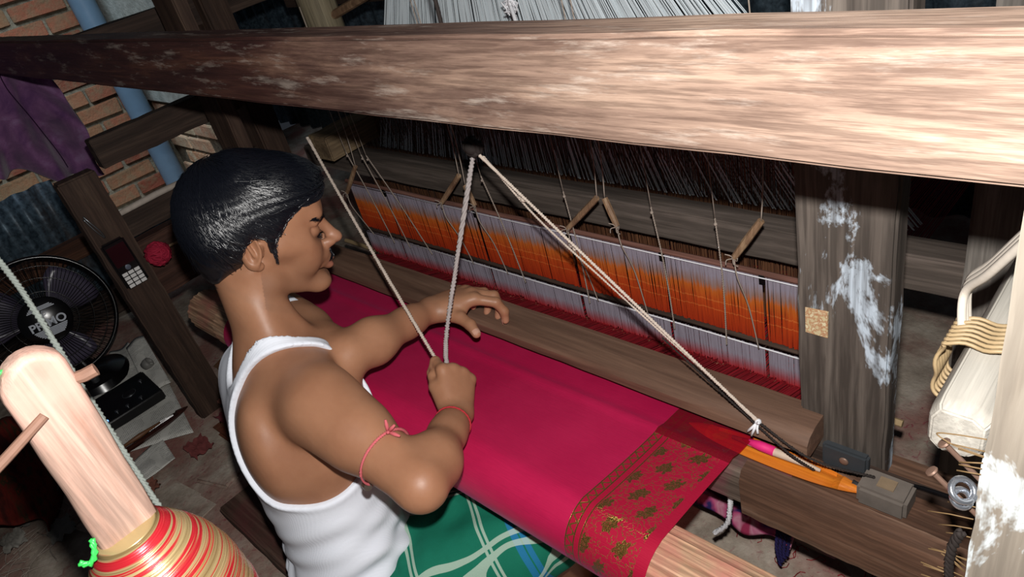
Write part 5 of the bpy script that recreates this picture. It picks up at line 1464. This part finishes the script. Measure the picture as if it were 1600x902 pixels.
def proj_n(off, vx, vy, vz, wob_):
    x = k.xyz(k.coord()); nz = k.noise(k.coord(), 7, 2, .5)
    v = k.math('ADD', k.math('ADD', k.math('MULTIPLY', x[0], vx), k.math('MULTIPLY', x[1], vy)), k.math('MULTIPLY', x[2], vz))
    return k.math('ADD', k.math('ADD', v, off), k.math('MULTIPLY', k.math('SUBTRACT', nz, .5), wob_))
def bands(v, per, list_):
    m = None; fr = k.math('FRACT', k.math('DIVIDE', v, per))
    for c0, w0 in list_:
        e_ = k.math('LESS_THAN', k.math('ABSOLUTE', k.math('SUBTRACT', fr, c0)), w0)
        m = e_ if m is None else k.math('MAXIMUM', m, e_)
    return m
kd = nrm(RK - tw(.085, .02, 0)); sd = nrm(np.cross(kd, V3(0, 0, 1)))
vA = proj_n(10.015, float(kd[0]), float(kd[1]), float(kd[2]), .014); vB = proj_n(10.03, float(sd[0]), float(sd[1]), float(sd[2]) + .5, .014)
w1 = bands(vA, .115, ((.30, .020), (.37, .020))); w2 = bands(vB, .120, ((.55, .019), (.62, .019)))
b1 = bands(vA, .230, ((.86, .022), (.91, .018))); b2 = bands(vB, .240, ((.05, .020), (.10, .022)))
fine = k.noise(k.coord(), 500, 2, .5); n2 = k.noise(k.coord((60, 60, 12)), 1, 4)
c = k.mix(k.math('MULTIPLY', n2, .6), '17705a', '0f5a44')
c = k.mix(k.math('MULTIPLY', k.math('MAXIMUM', b1, b2), .75), c, '2570a6')
c = k.mix(k.math('MULTIPLY', k.math('MAXIMUM', w1, w2), .62), c, 'b9cdbd')
k.col(c); k.bump(k.math('ADD', fine, n2), .35, .0012)
smesh('lungi', [surf(lungi_f, (-1.15, .02, -1.14), (-.50, .68, -.80), .0036)], k.m, person)

# amulet cord on the upper arm, red thread on the wrist
def loop_on(c, axis, R, off, limb, n=40, tilt=None):
    ax = nrm(axis); u = nrm(np.cross(ax, V3(.3, .2, 1))); w = np.cross(ax, u); pts = []
    for i in range(n + 1):
        a = 2 * math.pi * i / n; p = c + (u * math.cos(a) + w * math.sin(a)) * R + (ax * (tilt * math.cos(a)) if tilt else 0)
        # shrink on to the skin along the ray
        q = np.array(c, f4); dr = (p - c); L_ = np.linalg.norm(dr); dr = dr / L_; t = 0.0
        for _ in range(30):
            v = float(limb((c + dr * t).reshape(1, 3).astype(f4))[0])
            if v > off - .0003: break
            t += max(.0008, (off - v) * .8)
        pts.append(Vector((c + dr * t).tolist()))
    return pts
AC = (RS + (RE - RS) * .66).astype(f4)
pts = loop_on(AC, RE - RS, .06, .0012, lambda p: rc(p, RS + (RE - RS) * .25, RE, .0425, .0315) - .001)
mb = MB(); mb.rope(pts, .0024, 160, 5, 2)
cam_side = max(pts, key=lambda v: v.dot(Vector((.2, .3, 1))))
for d_ in ((.012, .006, .012), (.018, .004, -.002), (-.002, .004, .016), (.008, -.004, .006)):
    mb.tube([cam_side, cam_side + Vector(d_) * .6, cam_side + Vector(d_)], [.0022, .0026, .0014], 6)
arm_band = mb.build('amulet_cord', plain('pink_amulet_cord', 'c8636a', .8, .2, .2, 200), person, smooth_=True)
low = max(pts, key=lambda v: v.dot(-Vector(tuple(DN)) * -1 - Vector(tuple(RX)) * .6)) 
mb = MB(); mb.lathe(low + Vector((-.004, -.002, -.003)), [(.0, -.006), (.0052, -.006), (.0056, 0), (.0052, .006), (.0, .006)], tuple(-FW * .6 + RX * .3), 14)
mb.build('amulet', plain('dull_metal_amulet', '5b5048', .4, .5, .2, 80, .6), arm_band, smooth_='auto')
pts = loop_on((RW + (RE - RW) * .16).astype(f4), RE - RW, .04, .0006, lambda p: arm(p, RS, RE, RW))
mb = MB(); mb.rope(pts, .0016, 180, 4, 2); mb.build('wrist_thread', plain('red_wrist_thread', 'b03038', .8, .2, .2, 200), person, smooth_=True)
# finger nails on the left thumb and index finger
M_nail = plain('pale_nail', 'c79a86', .3, .5, .1, 60)
for fg, nn2 in ((LH[1][4], ln_), (LH[1][0], ln_), (RH[1][4], rn_)):
    mb = MB(); A, B_, r0, r1 = fg[2]; t = nrm(B_ - A); n3_ = nrm(nn2 - t * float(nn2 @ t)); s3 = np.cross(t, n3_)
    vs2 = []
    for i in range(6):
        for j in range(7):
            a = (j / 6 - .5) * 1.7; l = -.004 + .010 * i / 5
            pp_ = B_ + t * l + (n3_ * math.cos(a) + s3 * math.sin(a)) * (r1 + .0004) * (1 if i < 4 else .93)
            vs2.append(pp_.tolist())
    mb.add(vs2, [(i * 7 + j, (i + 1) * 7 + j, (i + 1) * 7 + j + 1, i * 7 + j + 1) for i in range(5) for j in range(6)])
    mb.build('fingernail', M_nail, person, smooth_=True)
